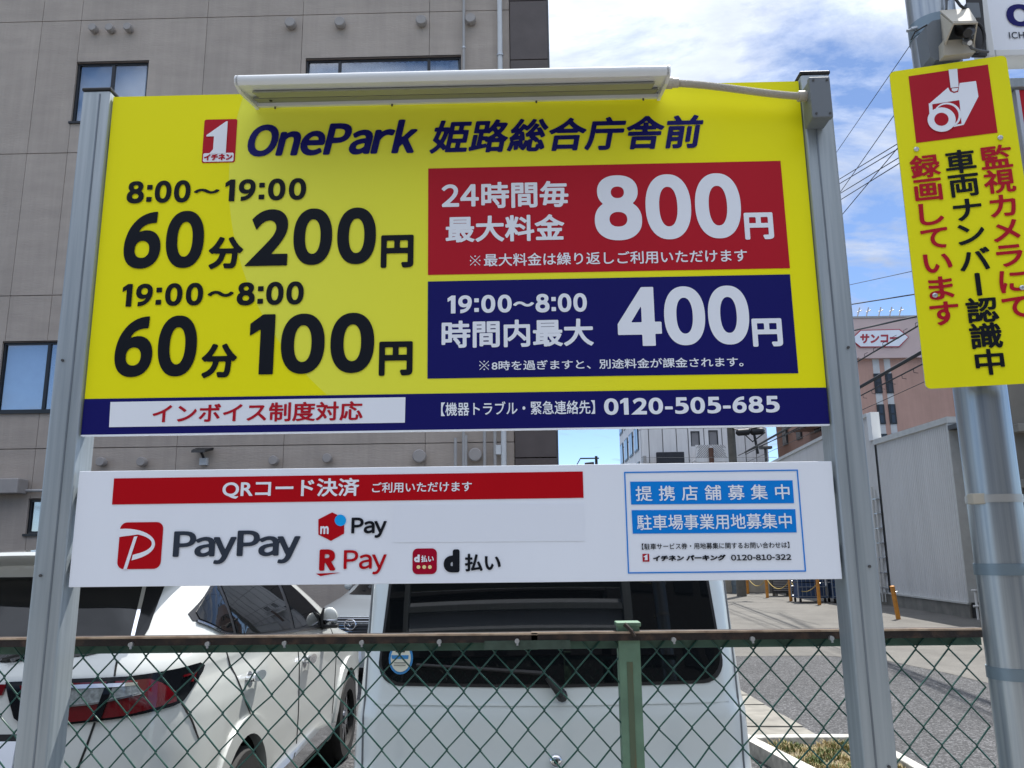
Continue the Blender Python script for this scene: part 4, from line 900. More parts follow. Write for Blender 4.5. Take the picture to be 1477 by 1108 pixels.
obj('rear_window', SU.rear([(-.525, 1.71), (-.595, 1.40), (-.57, 1.37), (-.40, 1.335), (0, 1.31), (.40, 1.335), (.57, 1.37), (.595, 1.40), (.525, 1.71)], off=.006), glass_c, suv, smooth=60, local=True)
obj('tail_garnish', SU.rear([(-.06, 1.215), (.06, 1.215), (.05, 1.17), (-.05, 1.17)], off=.014, th=.02), redlens, suv, smooth=60, local=True)
obj('licence_recess', SU.rear([(-.30, 1.0), (.30, 1.0), (.27, .78), (-.27, .78)], off=.003), gap_m, suv, local=True)
obj('licence_plate', SU.rear([(-.165, .97), (.165, .97), (.165, .81), (-.165, .81)], off=.014), white_p, suv, local=True)
spl = MB(); vs = []; fs = []
for k, t in enumerate(np.linspace(-1, 1, 17)):
    x = t*.67; dy_ = .10*t*t; zt_2 = 1.845-.035*t*t
    vs += [(x, .62+dy_, zt_2+.012), (x, .20+dy_, zt_2-.005), (x, .185+dy_, zt_2-.022), (x, .20+dy_, zt_2-.038), (x, .52+dy_, zt_2-.11)]
    if k:
        b0 = (k-1)*5; b1 = k*5
        for i in range(4): fs.append((b0+i, b0+i+1, b1+i+1, b1+i))
obj('roof_spoiler', MB().add(vs, fs), paint, suv, smooth=45, local=True)
obj('rear_bumper_trim', SU.rear([(-.75, .46), (.75, .46), (.7, .30), (-.7, .30)], off=.012, th=.02), black_m, suv, local=True)
obj('windscreen', SU.front([(-.55, 1.70), (.55, 1.70), (.66, 1.26), (-.66, 1.26)], off=.006), glass_c, suv, smooth=60, local=True)
obj('rear_wiper', MB().tube([(0, .10, 1.33), (.15, .14, 1.37), (.42, .16, 1.39)], .008, 6), black_m, suv, local=True)
obj('front_grille', SU.front([(-.6, .85), (.6, .85), (.55, .6), (-.55, .6)], off=.006), black_m, suv, local=True)

# ---- white van
van = thing('parked_van', 'white box van seen from behind with large dark rear window and single wiper', 'van', (.262, 1.60, 0)); van.scale = (1.035, 1, 1)
Zv = [.30, .36, .52, .86, .96, 1.14, 1.20, 1.36, 1.66, 1.91, 2.02, 2.09, 2.12]
VA = Shell(Zv, w=[.80, .835, .845, .845, .842, .835, .825, .815, .80, .775, .755, .70, .64], yr=[.07, .02, .0, .0, .02, .022, .035, .055, .10, .14, .17, .24, .34], yf=[4.66, 4.69, 4.70, 4.70, 4.68, 4.62, 4.56, 4.3, 3.95, 3.7, 3.6, 3.5, 3.4], axr=.13, ayr=.16, axf=.25, ayf=.3, bow=.045, fbow=.2, sbow=.02)
body = cut_wheels(VA.body(30), [(s_*.85, y, .33) for s_ in (-1, 1) for y in (.95, 3.5)], .38)
obj('body', body, paint_b, van, smooth=32, local=True)
for s_ in (-1, 1):
    for y in (.95, 3.5): wheel(van, s_*.73, y, .33, .33, .20, s_); obj('wheel_well', MB().tube([(s_*.80, y, .33), (s_*.55, y, .33)], .3795, 32, cap=False), gap_m, van, local=True)
    obj('rear_lamp', VA.rear([(s_*.66, .72), (s_*.80, .72), (s_*.80, .42), (s_*.66, .42)], off=.012, th=.02), redlens, van, local=True, smooth=60)
    for y0, y1 in ((.35, 1.4), (1.5, 2.5), (2.6, 3.5)): obj('side_window', VA.side([(y0, 1.30), (y1, 1.30), (y1, 1.82), (y0, 1.82)], s_, off=.004), glass_c, van, local=True, smooth=60)
    obj('shut_line', VA.rear(strip([(s_*.775, 2.02), (s_*.785, 1.66), (s_*.79, 1.1), (s_*.78, .6)], .006), off=.003), mat('soft_gap', (.12, .13, .14)), van, local=True)
rp = []
def arcp(c, r_, a0, a1, n=7): return [(c[0]+r_*math.cos(math.radians(t)), c[1]+r_*math.sin(math.radians(t))) for t in np.linspace(a0, a1, n)]
def winpoly(i): return arcp((-.715+.09+i, 1.297+.09+i-.02), .09, 180, 270)+[(-.3, 1.277+i-.005), (.0, 1.273+i-.005), (.3, 1.277+i-.005)]+arcp((.715-.09-i, 1.297+.09+i-.02), .09, 270, 360)+[(.665-i, 1.90-i), (-.665+i, 1.90-i)]
obj('window_seal', VA.rear(winpoly(-.014), off=.003), black_m, van, local=True, smooth=60)
obj('rear_window', VA.rear(winpoly(.0), off=.007), glass_c, van, local=True, smooth=60)
wp = [VA.pt(u, z)+Vector((0, -.03, 0)) for u, z in ((.065, 1.232), (-.02, 1.30), (-.13, 1.35))]
wpo = obj('rear_wiper', MB().tube([wp[0]+Vector((.0, .02, -.01)), wp[0], wp[1]], [.024, .022, .012], 10), black_m, van, local=True, smooth=True)
wb1 = [VA.pt(u, z)+Vector((0, -.022, 0)) for u, z in ((-.05, 1.315), (-.45, 1.335), (-.82, 1.35))]; obj('wiper_arm', MB().tube(wb1, [.009, .007, .006], 8), black_m, wpo, local=True)
kn = VA.pt(0.02, .975); lk = obj('tailgate_lock', MB().tube([kn+Vector((0, .01, 0)), kn+Vector((0, -.016, 0)), kn+Vector((0, -.024, 0))], [.026, .026, .018], 20), chrome, van, local=True, smooth=50)
obj('keyhole', MB().tube([kn+Vector((0, -.022, 0)), kn+Vector((0, -.0255, 0))], .009, 12), black_m, lk, local=True)
stp = Plane((-.655+.0, 0, 0), (1, 0, 0), (0, -1, 0))
stk = obj('window_sticker', VA.rear([(-.632+.052*math.cos(t), 1.372+.064*math.sin(t)) for t in np.linspace(0, 6.283, 24, endpoint=False)], off=.010, th=.004), mat('sticker_blue', (.03, .20, .45)), van, local=True)
obj('sticker_field', VA.rear([(-.632+.043*math.cos(t), 1.372+.054*math.sin(t)) for t in np.linspace(0, 6.283, 24, endpoint=False)], off=.0115, th=.004), mat('sticker_cream', (.62, .62, .52)), stk, local=True)
obj('sticker_band', VA.rear([(-.672, 1.385), (-.598, 1.385), (-.60, 1.37), (-.67, 1.37)], off=.013, th=.004), mat('sticker_blue', (.03, .20, .45)), stk, local=True)
obj('sticker_text', VA.rear([(-.655, 1.407), (-.615, 1.407), (-.615, 1.397), (-.655, 1.397)], off=.013, th=.004), black_m, stk, local=True)
for z in (1.357, 1.347): obj('sticker_text', VA.rear([(-.66, z), (-.61, z), (-.61, z-.004), (-.66, z-.004)], off=.013, th=.004), mat('sticker_grey', (.25, .25, .22)), stk, local=True)
obj('tailgate_crease', VA.rear(strip([(-.74, 1.195), (0, 1.19), (.74, 1.195)], .012), off=.004), paint_b, van, local=True, smooth=60)
obj('licence_plate', VA.rear([(-.165, .78), (.165, .78), (.165, .62), (-.165, .62)], off=.012), white_p, van, local=True)
obj('licence_garnish', VA.rear([(-.3, .83), (.3, .83), (.3, .80), (-.3, .80)], off=.03, th=.03), paint_b, van, local=True)
obj('rear_bumper', VA.rear([(-.8, .47), (.8, .47), (.8, .31), (-.8, .31)], off=.05, th=.06), paint_b, van, local=True)
for s_ in (-1, 1):
    o = obj('seat_headrest', MB().box((s_*.38-.13, 1.0, 1.58), (s_*.38+.13, 1.12, 1.82), .03), dark_steel, van, local=True)

# ---- white hatchback facing us, between the SUV and the van
mz = thing('parked_hatchback', 'white car facing the camera, glimpsed between the SUV mirror and the van', 'car', (0, 0, 0))
my_ = math.radians(12); mn = atY(506, 902, 9.6); mz.location = (mn[0]+4.3*math.sin(my_), 9.6+4.3*math.cos(my_), 0); mz.rotation_euler = (0, 0, math.pi-my_)
Zm = [.25, .36, .50, .70, .84, .93, 1.01, 1.11, 1.20, 1.38, 1.55, 1.65, 1.69]
MZ = Shell(Zm, w=[.80, .86, .88, .89, .885, .875, .86, .84, .82, .75, .66, .6, .54], yr=[.1, .0, 0, 0, .02, .04, .06, .08, .15, .3, .55, .75, .9], yf=[4.22, 4.28, 4.30, 4.30, 4.28, 4.20, 3.90, 3.40, 3.1, 2.82, 2.5, 2.3, 2.15], axr=.3, ayr=.4, axf=.42, ayf=.5, fbow=.2)
body = cut_wheels(MZ.body(), [(s_*.87, y, .32) for s_ in (-1, 1) for y in (.8, 3.45)], .37)
obj('body', body, paint, mz, smooth=30, local=True)
for s_ in (-1, 1):
    for y in (.8, 3.45): wheel(mz, s_*.78, y, .32, .32, .2, s_); obj('wheel_well', MB().tube([(s_*.84, y, .32), (s_*.58, y, .32)], .3695, 32, cap=False), gap_m, mz, local=True)
    obj('headlight', MZ.front([(s_*.50, .82), (s_*.84, .86), (s_*.84, .76), (s_*.50, .74)], off=.008), clearlens, mz, local=True, smooth=60)
    mp2 = MZ.pt(MZ.uy(2.45, 1.2, s_), 1.2); bm = bmesh.new(); bmesh.ops.create_uvsphere(bm, u_segments=16, v_segments=10, radius=1)
    for v in bm.verts: v.co = Vector((mp2.x+s_*.09+v.co.x*.075, mp2.y+v.co.y*.06, mp2.z+.06+v.co.z*.065))
    mm_ = obj('mirror', MB().bm(bm), paint, mz, smooth=60, local=True); obj('mirror_arm', MB().tube([mp2, mp2+Vector((s_*.09, 0, .03))], .03, 8), black_m, mm_, local=True)
    obj('side_window', MZ.side([(.9, 1.22), (2.8, 1.2), (2.2, 1.56), (1.1, 1.56)], s_, off=.005), glass_c, mz, local=True, smooth=60)
gr = obj('grille', MZ.front([(-.46, .915), (.46, .915), (.42, .69), (.22, .60), (-.22, .60), (-.42, .69)], off=.008, th=.015), black_m, mz, local=True)
for z in (.89, .85, .81, .77, .73, .69, .65): obj('grille_bar', MZ.front(strip([(-.43, z), (.43, z)], .008), off=.02), chrome_d, gr, local=True)
obj('grille_frame', MZ.front(strip([(-.46, .88), (-.42, .69), (-.22, .60), (.22, .60), (.42, .69), (.46, .88)], .02), off=.025), chrome, gr, local=True)
ba_ = MZ.pt(5, .825)+Vector((0, .045, 0)); bgm = MB()
ring = [(ba_.x+.082*math.cos(t), ba_.y, ba_.z+.068*math.sin(t)) for t in np.linspace(0, 2*math.pi, 25)]; bgm.tube(ring, .011, 6)
bgm.tube([(ba_.x-.075, ba_.y, ba_.z+.022), (ba_.x-.03, ba_.y, ba_.z+.012), (ba_.x, ba_.y, ba_.z-.022), (ba_.x+.03, ba_.y, ba_.z+.012), (ba_.x+.075, ba_.y, ba_.z+.022)], .008, 6)
obj('badge', bgm, chrome, mz, local=True)
obj('windscreen', MZ.front([(-.62, 1.16), (.62, 1.16), (.50, 1.58), (-.50, 1.58)], off=.006), glass_c, mz, local=True, smooth=60)
obj('licence_plate', MZ.front([(-.165, .48), (.165, .48), (.165, .33), (-.165, .33)], off=.012), white_p, mz, local=True)

# ============================================================ CHAIN LINK FENCE
FY = .15
fz = lambda x: 1.626
fe = thing('chain_link_fence', 'green chain link fence with rusty top rail running across the lower frame', 'fence', (0, FY, 0))
Dm, Hm = .0792, .0895; xa = -2.12; x_ref, z_ref = -.696, 1.577
i0 = int((x_ref-xa)/(Dm/2))
x_start = x_ref-i0*Dm/2
rn = random.Random(3); npt = {}
def node(i, k):
    if (i, k) not in npt:
        x = x_start+i*Dm/2; z = z_ref-k*Hm/2
        x += rn.gauss(0, .0011); z += rn.gauss(0, .0009)
        d = math.hypot(x+.50, z-1.53)      # the bent spot behind the sign's left part
        if d < .12: x += .016*(1-d/.12)*math.sin(i*2.1+k); z += -.012*(1-d/.12)*math.cos(i+k*1.7)
        npt[i, k] = (x, z)
    return npt[i, k]
nw = int((1.29-x_start)/(Dm/2)); kmax = 31
for i in range(nw):
    pts = []
    for k in range(0, kmax):
        at_left = (i+i0+k) % 2 == 0
        x, z = node(i if at_left else i+1, k)
        s_ = 1 if at_left else -1
        pts += [(x-s_*.0016+s_*.004, FY+(.0026 if at_left else -.0026), z+.004), (x-s_*.0016, FY+(-.001 if at_left else .001), z), (x-s_*.0016+s_*.004, FY+(-.0026 if at_left else .0026), z-.004)]
    if (i+i0) % 2 == 0: x, z = node(i+1, -1)
    else: x, z = node(i, -1)
    pts = [(x, FY, z)]+pts
    obj('wire', MB().tube(pts, .00205, 6), green_w, fe, smooth=True)
# top angle rail in two lengths, overlapping at a splice
for x0, x1, dz in ((-2.2, .20, 0), (.185, 1.29, .0015)):
    o = obj('top_rail', MB().box((x0, FY-.026, 1.6045+dz), (x1, FY-.022, 1.624+dz)).box((x0, FY-.022, 1.620+dz), (x1, FY+.028, 1.624+dz)), rust, fe)
    obj('rail_edge', MB().box((x0, FY-.0275, 1.6215+dz), (x1, FY-.024, 1.6262+dz)), rust_edge, o)
    obj('rail_flange', MB().box((x0, FY+.006, 1.583+dz), (x1, FY+.010, 1.612+dz)), green_d, o)
obj('splice_plate', MB().box((.07, FY-.0285, 1.588), (.28, FY-.0262, 1.609)), mat('dull_green_plate', (.05, .08, .06), rough=.7, var=.3, vs=30), fe)
for k in range(-9, 8):
    x = -.612+.1905*(k+1)
    if -2.1 < x < 1.25 and not (.3 < x < .5):
        z = 1.608; obj('bolt', MB().tube([(x, FY-.036, z), (x, FY-.020, z)], .0058, 10).tube([(x, FY-.034, z), (x+.001, FY-.034, z-.010)], .003, 6), zinc, fe)
def fpost(x):
    o = obj('post', MB().box((x-.026, FY-.016, 0), (x-.021, FY+.034, 1.638)).box((x-.021, FY-.016, 0), (x+.026, FY-.011, 1.638)), green_p, fe)
    obj('rust_run', MB().box((x-.008, FY-.0175, .1), (x+.006, FY-.0162, 1.555)), rustrun, o)
    obj('post_cap', MB().box((x-.03, FY-.02, 1.638), (x+.03, FY+.036, 1.648), .002), green_p, o)
    obj('clip', MB().tube([(x-.012, FY-.03, 1.646), (x+.004, FY-.034, 1.630), (x+.012, FY-.03, 1.616)], .005, 6), rust, o)
for x in (.425, -1.45): fpost(x)
obj('bottom_rail', MB().box((-2.2, FY-.02, .2), (1.29, FY-.015, .24)), green_p, fe)
obj('base', MB().box((-2.2, FY-.1, 0), (1.29, FY+.1, .18)), concrete, fe)

# ============================================================ PRICE SIGN
ZT, ZB, Z2T, Z2B, HW = 3.0256, 2.1141, 2.0249, 1.752, .91
sg_ = thing('parking_price_sign', 'large yellow and white parking price sign on two galvanised posts in the foreground', 'sign', (0, 0, 0))
for s_ in (-1, 1):
    x0, x1 = (s_*(HW+.003), s_*(HW+.078)); zt_p = 3.038
    o = obj('post', MB().box((x0, -.012, 0), (x1, .07, zt_p), .006), galv, sg_, smooth=30)
    xm = x0+(x1-x0)*.36
    obj('seam', MB().box((xm-.0018, -.0135, .01), (xm+.0018, -.0125, zt_p-.01)), mat('weld_seam', (.20, .23, .26), rough=.5, metal=.6, var=.2), o)
    obj('post_cap', MB().box((min(x0, x1)-.002, -.014, zt_p), (max(x0, x1)+.002, .072, zt_p+.009), .003), black_m, o)
    for z in (.42, .9, 1.35, 1.78, 2.3): obj('screw', MB().cyl((x0+(x1-x0)*.72, -.0155, z), (x0+(x1-x0)*.72, -.012, z), .0035, 8), dark_steel, o)
for z in (2.93, 2.2, 1.97, 1.81): obj('cross_rail', MB().box((-HW, .018, z-.02), (HW, .055, z+.02)), galv, sg_)
B = Plane((0, 0, 0), (1, 0, 0), (0, -1, 0))
up = obj('price_board', MB().box((-HW, 0, ZB), (HW, .012, ZT)), yel_p, sg_)
obj('backing', MB().box((-HW+.002, .0125, ZB+.002), (HW-.002, .016, ZT-.002)), lampu, up)
lo_ = obj('payment_board', MB().box((-HW+.006, -.003, Z2B), (HW-.004, .012, Z2T), .0012), white_p, sg_)
obj('board_edge', MB().box((-HW, -.0025, ZB-.003), (HW, .012, ZB)), white_p, up)
def q4(tl, tr, br, bl): return [bl, br, tr, tl]
shape(B, q4((617.8, 243.5), (1125.6, 232.4), (1139.2, 387), (617.3, 396.8)), red_p, up, 'daily_rate_panel')
shape(B, q4((617.3, 406.4), (1139.2, 396), (1151.3, 538.5), (616.6, 546.3)), navy_p, up, 'night_rate_panel')
zb_ = float(B.hit(658, 567.5)[1]); shape(B, [(-HW, ZB), (HW, ZB), (HW, zb_), (-HW, zb_)], navy_p, up, 'footer_band', px=False)
shape(B, q4((160, 580.2), (585, 573.3), (584.1, 609.9), (158, 616.4)), white_p, up, 'footer_label', off=.0024)
T3 = dict(off=.0034)
def kome(pl, box, m, parent):
    w = .045; A_ = P_((0, w), (w, 0), (.5, .5-w), (1-w, 0), (1, w), (.5+w, .5), (1, 1-w), (1-w, 1), (.5, .5+w), (w, 1), (0, 1-w), (.5-w, .5))
    return letter(pl, [orient(A_, True)]+[sup(x, y, .075, .075, 2) for x, y in ((.5, .06), (.5, .94), (.06, .5), (.94, .5))], box, m, parent, r=0, res=40)
nums(B, '8:00', (182.3, 294.4, 276.5, 260.3), black_p, up, gap=.11); text(B, '〜', (279.8, 280.5, 317.3, 272.3), black_p, up, r=.045); nums(B, '19:00', (324, 291.2, 442.5, 257.3), black_p, up, gap=.14)
nums(B, '60', (176.3, 388.7, 297.3, 304.2), black_p, up, res=60); text(B, '分', (299.8, 389, 352.2, 341.6), black_p, up, r=.042); nums(B, '200', (352.3, 384.6, 543.4, 299.5), black_p, up, res=60); text(B, '円', (549.1, 387.1, 596.9, 339.1), black_p, up, r=.042)
nums(B, '19:00', (175.4, 443.1, 294.5, 408.2), black_p, up, gap=.14); text(B, '〜', (299.6, 429.2, 337.9, 419.5), black_p, up, r=.045); nums(B, '8:00', (341.2, 441.4, 439.1, 406.2), black_p, up, gap=.11)
nums(B, '60', (163, 544.8, 287.3, 455.1), black_p, up, res=60); text(B, '分', (289.4, 546, 343.4, 495.7), black_p, up, r=.042); nums(B, '100', (357.6, 540.9, 541, 451.1), black_p, up, res=60); text(B, '円', (546.3, 542.6, 595.6, 492.5), black_p, up, r=.042)
ltext(B, 'OnePark', (352, 227.2, 607.7, 172.5), navy_p, up, r=.034, gap=.115, ax_=1.35, shear=.2, res=56); text(B, '姫路総合庁舎前', (618, 222.5, 1016.5, 166), navy_p, up, r=.028, shear=.2, sp=1.04, res=56)
ltext(B, '24', (637, 299.3, 690.7, 265.7), white_p, up, r=.026, gap=.09); text(B, '時間毎', (694, 301.4, 819.5, 261.1), white_p, up, r=.026, res=56); text(B, '最大料金', (642.7, 350.5, 813.8, 309.1), white_p, up, r=.026, res=56)
kome(B, (677.7, 383.8, 693.1, 369.0), white_p, up); text(B, '最大料金は繰り返しご利用いただけます', (697.7, 385, 1077, 359.5), white_p, up, r=.012)
nums(B, '800', (856.7, 347.8, 1066.9, 249.9), white_p, up, gap=.06, res=60); text(B, '円', (1073.6, 346.2, 1114.8, 306.8), white_p, up, r=.042)
nums(B, '400', (889.9, 500, 1079, 411.9), white_p, up, gap=.05, res=60); text(B, '円', (1084.9, 500.6, 1127.7, 459.4), white_p, up, r=.042)
nums(B, '19:00', (645.5, 452.7, 738, 425.3), white_p, up, gap=.12); text(B, '〜', (740.2, 443, 770.2, 435), white_p, up, r=.045); nums(B, '8:00', (772.3, 451.3, 846.2, 423.2), white_p, up, gap=.1)
text(B, '時間内最大', (636.7, 502.7, 855.5, 459.6), white_p, up, r=.026, res=56)
kome(B, (691.3, 534.3, 705.7, 520.6), white_p, up); text(B, '8時を過ぎますと、別途料金が課金されます。', (709, 534.8, 1071.6, 515), white_p, up, r=.012)
text(B, 'インボイス制度対応', (219.9, 611.1, 523.9, 578.7), red_p, up, r=.022, **T3)
text(B, '【機器トラブル・緊急連絡先】', (636.1, 600.5, 857.9, 577.3), white_p, up, r=.012); nums(B, '0120-505-685', (870.9, 598.9, 1123.6, 571.2), white_p, up, gap=.09)
def logo_one(pl, tl, tr, br, bl, parent, small=False):
    P = lambda s, t: tuple(np.array(tl)*(1-s)*(1-t)+np.array(tr)*s*(1-t)+np.array(br)*s*t+np.array(bl)*(1-s)*t)
    a, b = pl.hit(*bl), pl.hit(*tr); w, h = b-a
    shape(pl, rrect(a, b, w*.06), red_p, parent, 'logo_tile', px=False)
    G = lambda s, t: (a[0]+s*w, a[1]+t*h)
    if not small: shape(pl, rrect(G(.04, .02), G(.96, .215), w*.04), white_p, parent, 'logo_strip', off=.0022, px=False)
    shape(pl, [G(.22, .20), G(.72, .20), G(.72, .94), G(.67, .94), G(.10, .63), G(.10, .60), G(.33, .60), G(.33, .30)], white_p, parent, 'logo_numeral', off=.0032, px=False)
    if not small: letter(pl, font_outlines('イチネン'), (*G(.07, .045), *G(.93, .19)), red_p, parent, r=.06, off=.0032, px=False)
    return
logo_one(B, (295.5, 173.5), (342.5, 172), (340, 234), (291, 235.4), up)
L2 = dict(off=.0052)
B2 = Plane((0, -.003, 0), (1, 0, 0), (0, -1, 0))
shape(B2, q4((164.8, 690.3), (840.5, 680.2), (841.7, 718.2), (161.8, 727.9)), red2_p, lo_, 'heading_bar')
text(B2, 'QRコード決済', (320.6, 719.8, 518.6, 689.3), white_p, lo_, r=.022); text(B2, 'ご利用いただけます', (536.8, 711.1, 680.6, 694.2), white_p, lo_, r=.014)
a, b = B2.hit(168.6, 821.2), B2.hit(236.3, 753); w, h = b-a
shape(B2, rrect(a, b, w*.16, 7), red2_p, lo_, 'logo_tile', px=False)
G = lambda s, t: (a[0]+s*w, a[1]+t*h)
def ell(c, rx, ry, t0, t1, n=18): return [(c[0]+rx*math.cos(math.radians(t)), c[1]+ry*math.sin(math.radians(t))) for t in np.linspace(t0, t1, n)]
outer = [(-.01, .86)]+ell((.10, .52), .74, .345, 88, -62)+[(.33, .185), (.35, .30)]+ell((.13, .53), .64, .235, -62, 62)+[(.10, .70), (-.01, .685)]
shape(B2, [G(*p) for p in outer], white_p, lo_, 'logo_stroke', off=.0022, px=False)
shape(B2, [G(.345, .69), G(.42, .70), G(.235, -.003), G(.16, -.003)], white_p, lo_, 'logo_stem', off=.0026, px=False)
ltext(B2, 'PayPay', (248.5, 814.6, 434.3, 764.4), slate_p, lo_, r=.02, gap=.075, kern={'Pa': -.03, 'ay': -.05, 'yP': .02}, ax_=1.9, res=56)
shape(B2, [(459.3, 771.2), (477.6, 780.2), (496.5, 769.6), (496.5, 747.9), (479.2, 739.1), (459.3, 749.3)], red2_p, lo_, 'logo_hexagon')
shape(B2, circ((491.2, 750.7), 8.2), sky_p, lo_, 'logo_dot', off=.0022); text(B2, 'm', (462, 770.5, 474.5, 759), white_p, lo_, r=.03, off=.0022)
ltext(B2, 'Pay', (506.6, 776.3, 558.2, 746.2), black_p, lo_, r=.03, kern={'ay': -.04}); ltext(B2, 'R', (460.3, 823.4, 484.7, 792.4), red2_p, lo_, r=.06, ax_=1.3)
shape(B2, [(456.2, 827.5), (462.3, 831.1), (489.8, 826.1)], red2_p, lo_, 'logo_swoosh'); ltext(B2, 'Pay', (495.4, 829.1, 558.2, 793), red2_p, lo_, r=.016, kern={'ay': -.04})
a, b = B2.hit(594.8, 828.5), B2.hit(630.3, 791); shape(B2, rrect(a, b, .012, 6), crim_p, lo_, 'logo_tile', px=False)
text(B2, 'd', (597.4, 811, 605.6, 800), white_p, lo_, r=.06, off=.0022, res=40); text(B2, '払い', (607.5, 811, 625.8, 801), white_p, lo_, r=.03, off=.0022, res=44)
for x in (603.7, 612, 620.2): shape(B2, circ((x, 818), 2.7, 14), cream_p, lo_, 'logo_dot', off=.0022)
text(B2, 'd', (640, 825.9, 663, 792.4), black_p, lo_, r=.075); text(B2, '払い', (670.5, 824.4, 722.3, 798.4), black_p, lo_, r=.03)
shape(B2, q4((568.5, 729.5), (842, 726.5), (843.5, 780.5), (567.8, 782.5)), mat('blank_sticker', (.79, .83, .905), rough=.4), lo_, 'blank_sticker', off=.0012)
fr = [(899.1, 679.5), (1150.6, 677.5), (1162.6, 824.8), (906.7, 827.4)]; a, b = B2.hit(*fr[3]), B2.hit(*fr[1]); a = (a[0]*.5+.5*B2.hit(*fr[0])[0], a[1]); e = .0028
mb = MB()
for (p, q) in (((a[0], a[1]), (b[0], a[1]+e)), ((a[0], b[1]-e), (b[0], b[1])), ((a[0], a[1]+e), (a[0]+e, b[1]-e)), ((b[0]-e, a[1]+e), (b[0], b[1]-e))): mb.box((p[0], -.0042, p[1]), (q[0], -.0031, q[1]))
obj('blue_frame', mb, blue_p, lo_)
shape(B2, q4((908.9, 695), (1142.9, 693), (1145.3, 725.9), (910.3, 727.9)), blue_p, lo_, 'blue_bar'); shape(B2, q4((910.9, 736), (1146.9, 734.6), (1149, 768.1), (912.7, 769.9)), blue_p, lo_, 'blue_bar')
text(B2, '提携店舗募集中', (916.4, 723.2, 1138.2, 698.4), white_p, lo_, r=.010, sp=1.65); text(B2, '駐車場事業用地募集中', (918.4, 765, 1141.4, 740.1), white_p, lo_, r=.010)
text(B2, '【駐車サービス券・用地募集に関するお問い合わせは】', (925.5, 793, 1138.2, 781.6), black_p, lo_, r=.012)
text(B2, 'イチネン パーキング', (941.2, 809.7, 1046.8, 800), black_p, lo_, r=.065, shear=.1); ltext(B2, '0120-810-322', (1054.1, 808.7, 1140.8, 799.4), black_p, lo_, r=.03, gap=.10)
logo_one(B2, (927.4, 799.2), (936.2, 799), (936, 810.2), (927, 810.3), lo_, True)

# ---- sign lamp, conduit, junction box
lf = thing('sign_lamp', 'long white sign lamp mounted over the top edge of the yellow board', 'lamp', (0, 0, 2.9835))
lx0, lx1 = -.520, .541
def lprof(P_, x0, x1): return MB().prism([(x0, y, z) for y, z in P_], (x1-x0, 0, 0))
pr = [(-.145+.016*math.cos(math.radians(t))*-1, 2.9685+.016*math.sin(math.radians(t))) for t in (-60, -30, 0, 30, 60, 90)]
housing = pr+[(.02, 3.0535), (.02, 3.0055), (-.01, 2.9955), (-.12, 2.9595)]
obj('housing', lprof(housing, lx0, lx1), lampw, lf, smooth=35)
obj('lens', lprof([(-.125, 2.9555), (-.072, 2.9725), (-.072, 2.9685), (-.125, 2.9515)], lx0+.03, lx1-.03), mat('lamp_diffuser_shade', (.26, .27, .24), rough=.35), lf)  # lens grey darkened to carry the shade under the housing
obj('gear_tray', lprof([(-.068, 2.9740), (-.022, 2.9895), (-.022, 2.9845), (-.068, 2.9690)], lx0+.012, lx1-.012), lampu, lf)
obj('back_lip', lprof([(-.014, 2.9915), (.0, 2.9955), (.0, 2.9835), (-.014, 2.9795)], lx0, lx1), lampw, lf)
for x in (lx0, lx1): obj('end_cap', lprof([(p[0], p[1]) for p in housing[:6]]+[(.02, 3.0555), (.02, 2.9795), (-.014, 2.9775), (-.12, 2.9525)], x-.004, x+.004), lampw, lf)
for x in (-.47, -.16, .22, .5): obj('screw', MB().cyl((x, -.008, 2.9815), (x, -.009, 2.9755), .0025, 8), dark_steel, lf)
obj('vent_hole', MB().cyl((-.468, -.05, 2.9775), (-.468, -.05, 2.9725), .004, 10), black_m, lf)
jb_a, jb_b = atY(1177, 166, -.085), atY(1196, 109, -.085)
jx0, jx1, jz0, jz1 = float(jb_a[0]), float(jb_b[0])+.002, float(jb_a[2]), float(jb_b[2])
jb = thing('junction_box', 'small grey junction box on the top of the right sign post', 'junction box', (jx0, -.05, jz0))
obj('body', MB().box((jx0-.004, -.06, jz0), (jx1, -.014, jz1), .003), greybox, jb); obj('lid', MB().box((jx0-.006, -.078, jz0-.002), (jx1+.002, -.061, jz1+.002), .003), greybox, jb)
for x, z in ((jx0+.004, jz0+.008), (jx1-.006, jz0+.008), (jx0+.004, jz1-.008), (jx1-.006, jz1-.008)): obj('screw', MB().cyl((x, -.080, z), (x, -.0775, z), .003, 8), dark_steel, jb)
cp0, cp1 = atY(966, 120, -.07), atY(1158, 139, -.045); ks = np.linspace(0, 1, 200)
c1, c2 = Vector(atY(1030, 121, -.06)), Vector(atY(1100, 137, -.05)); p0, p3 = Vector(cp0), Vector(cp1); pts = []; rs = []
for i, t in enumerate(ks): pts.append(p0*(1-t)**3+c1*3*t*(1-t)**2+c2*3*t*t*(1-t)+p3*t**3); rs.append(.0098 if i % 2 else .0082)
cn = obj('conduit', MB().tube(pts, rs, 12), beige, lf, smooth=30)
obj('conduit_gland', MB().tube([p0-Vector((.012, 0, 0)), p0+Vector((.006, 0, 0)), p0+Vector((.007, 0, 0)), p0+Vector((.022, 0, 0))], [.0145, .0145, .012, .012], 14), beige, lf); obj('conduit_gland', MB().tube([p3-Vector((.012, 0, 0)), p3+Vector((.02, 0, 0))], .0135, 14), beige, lf)

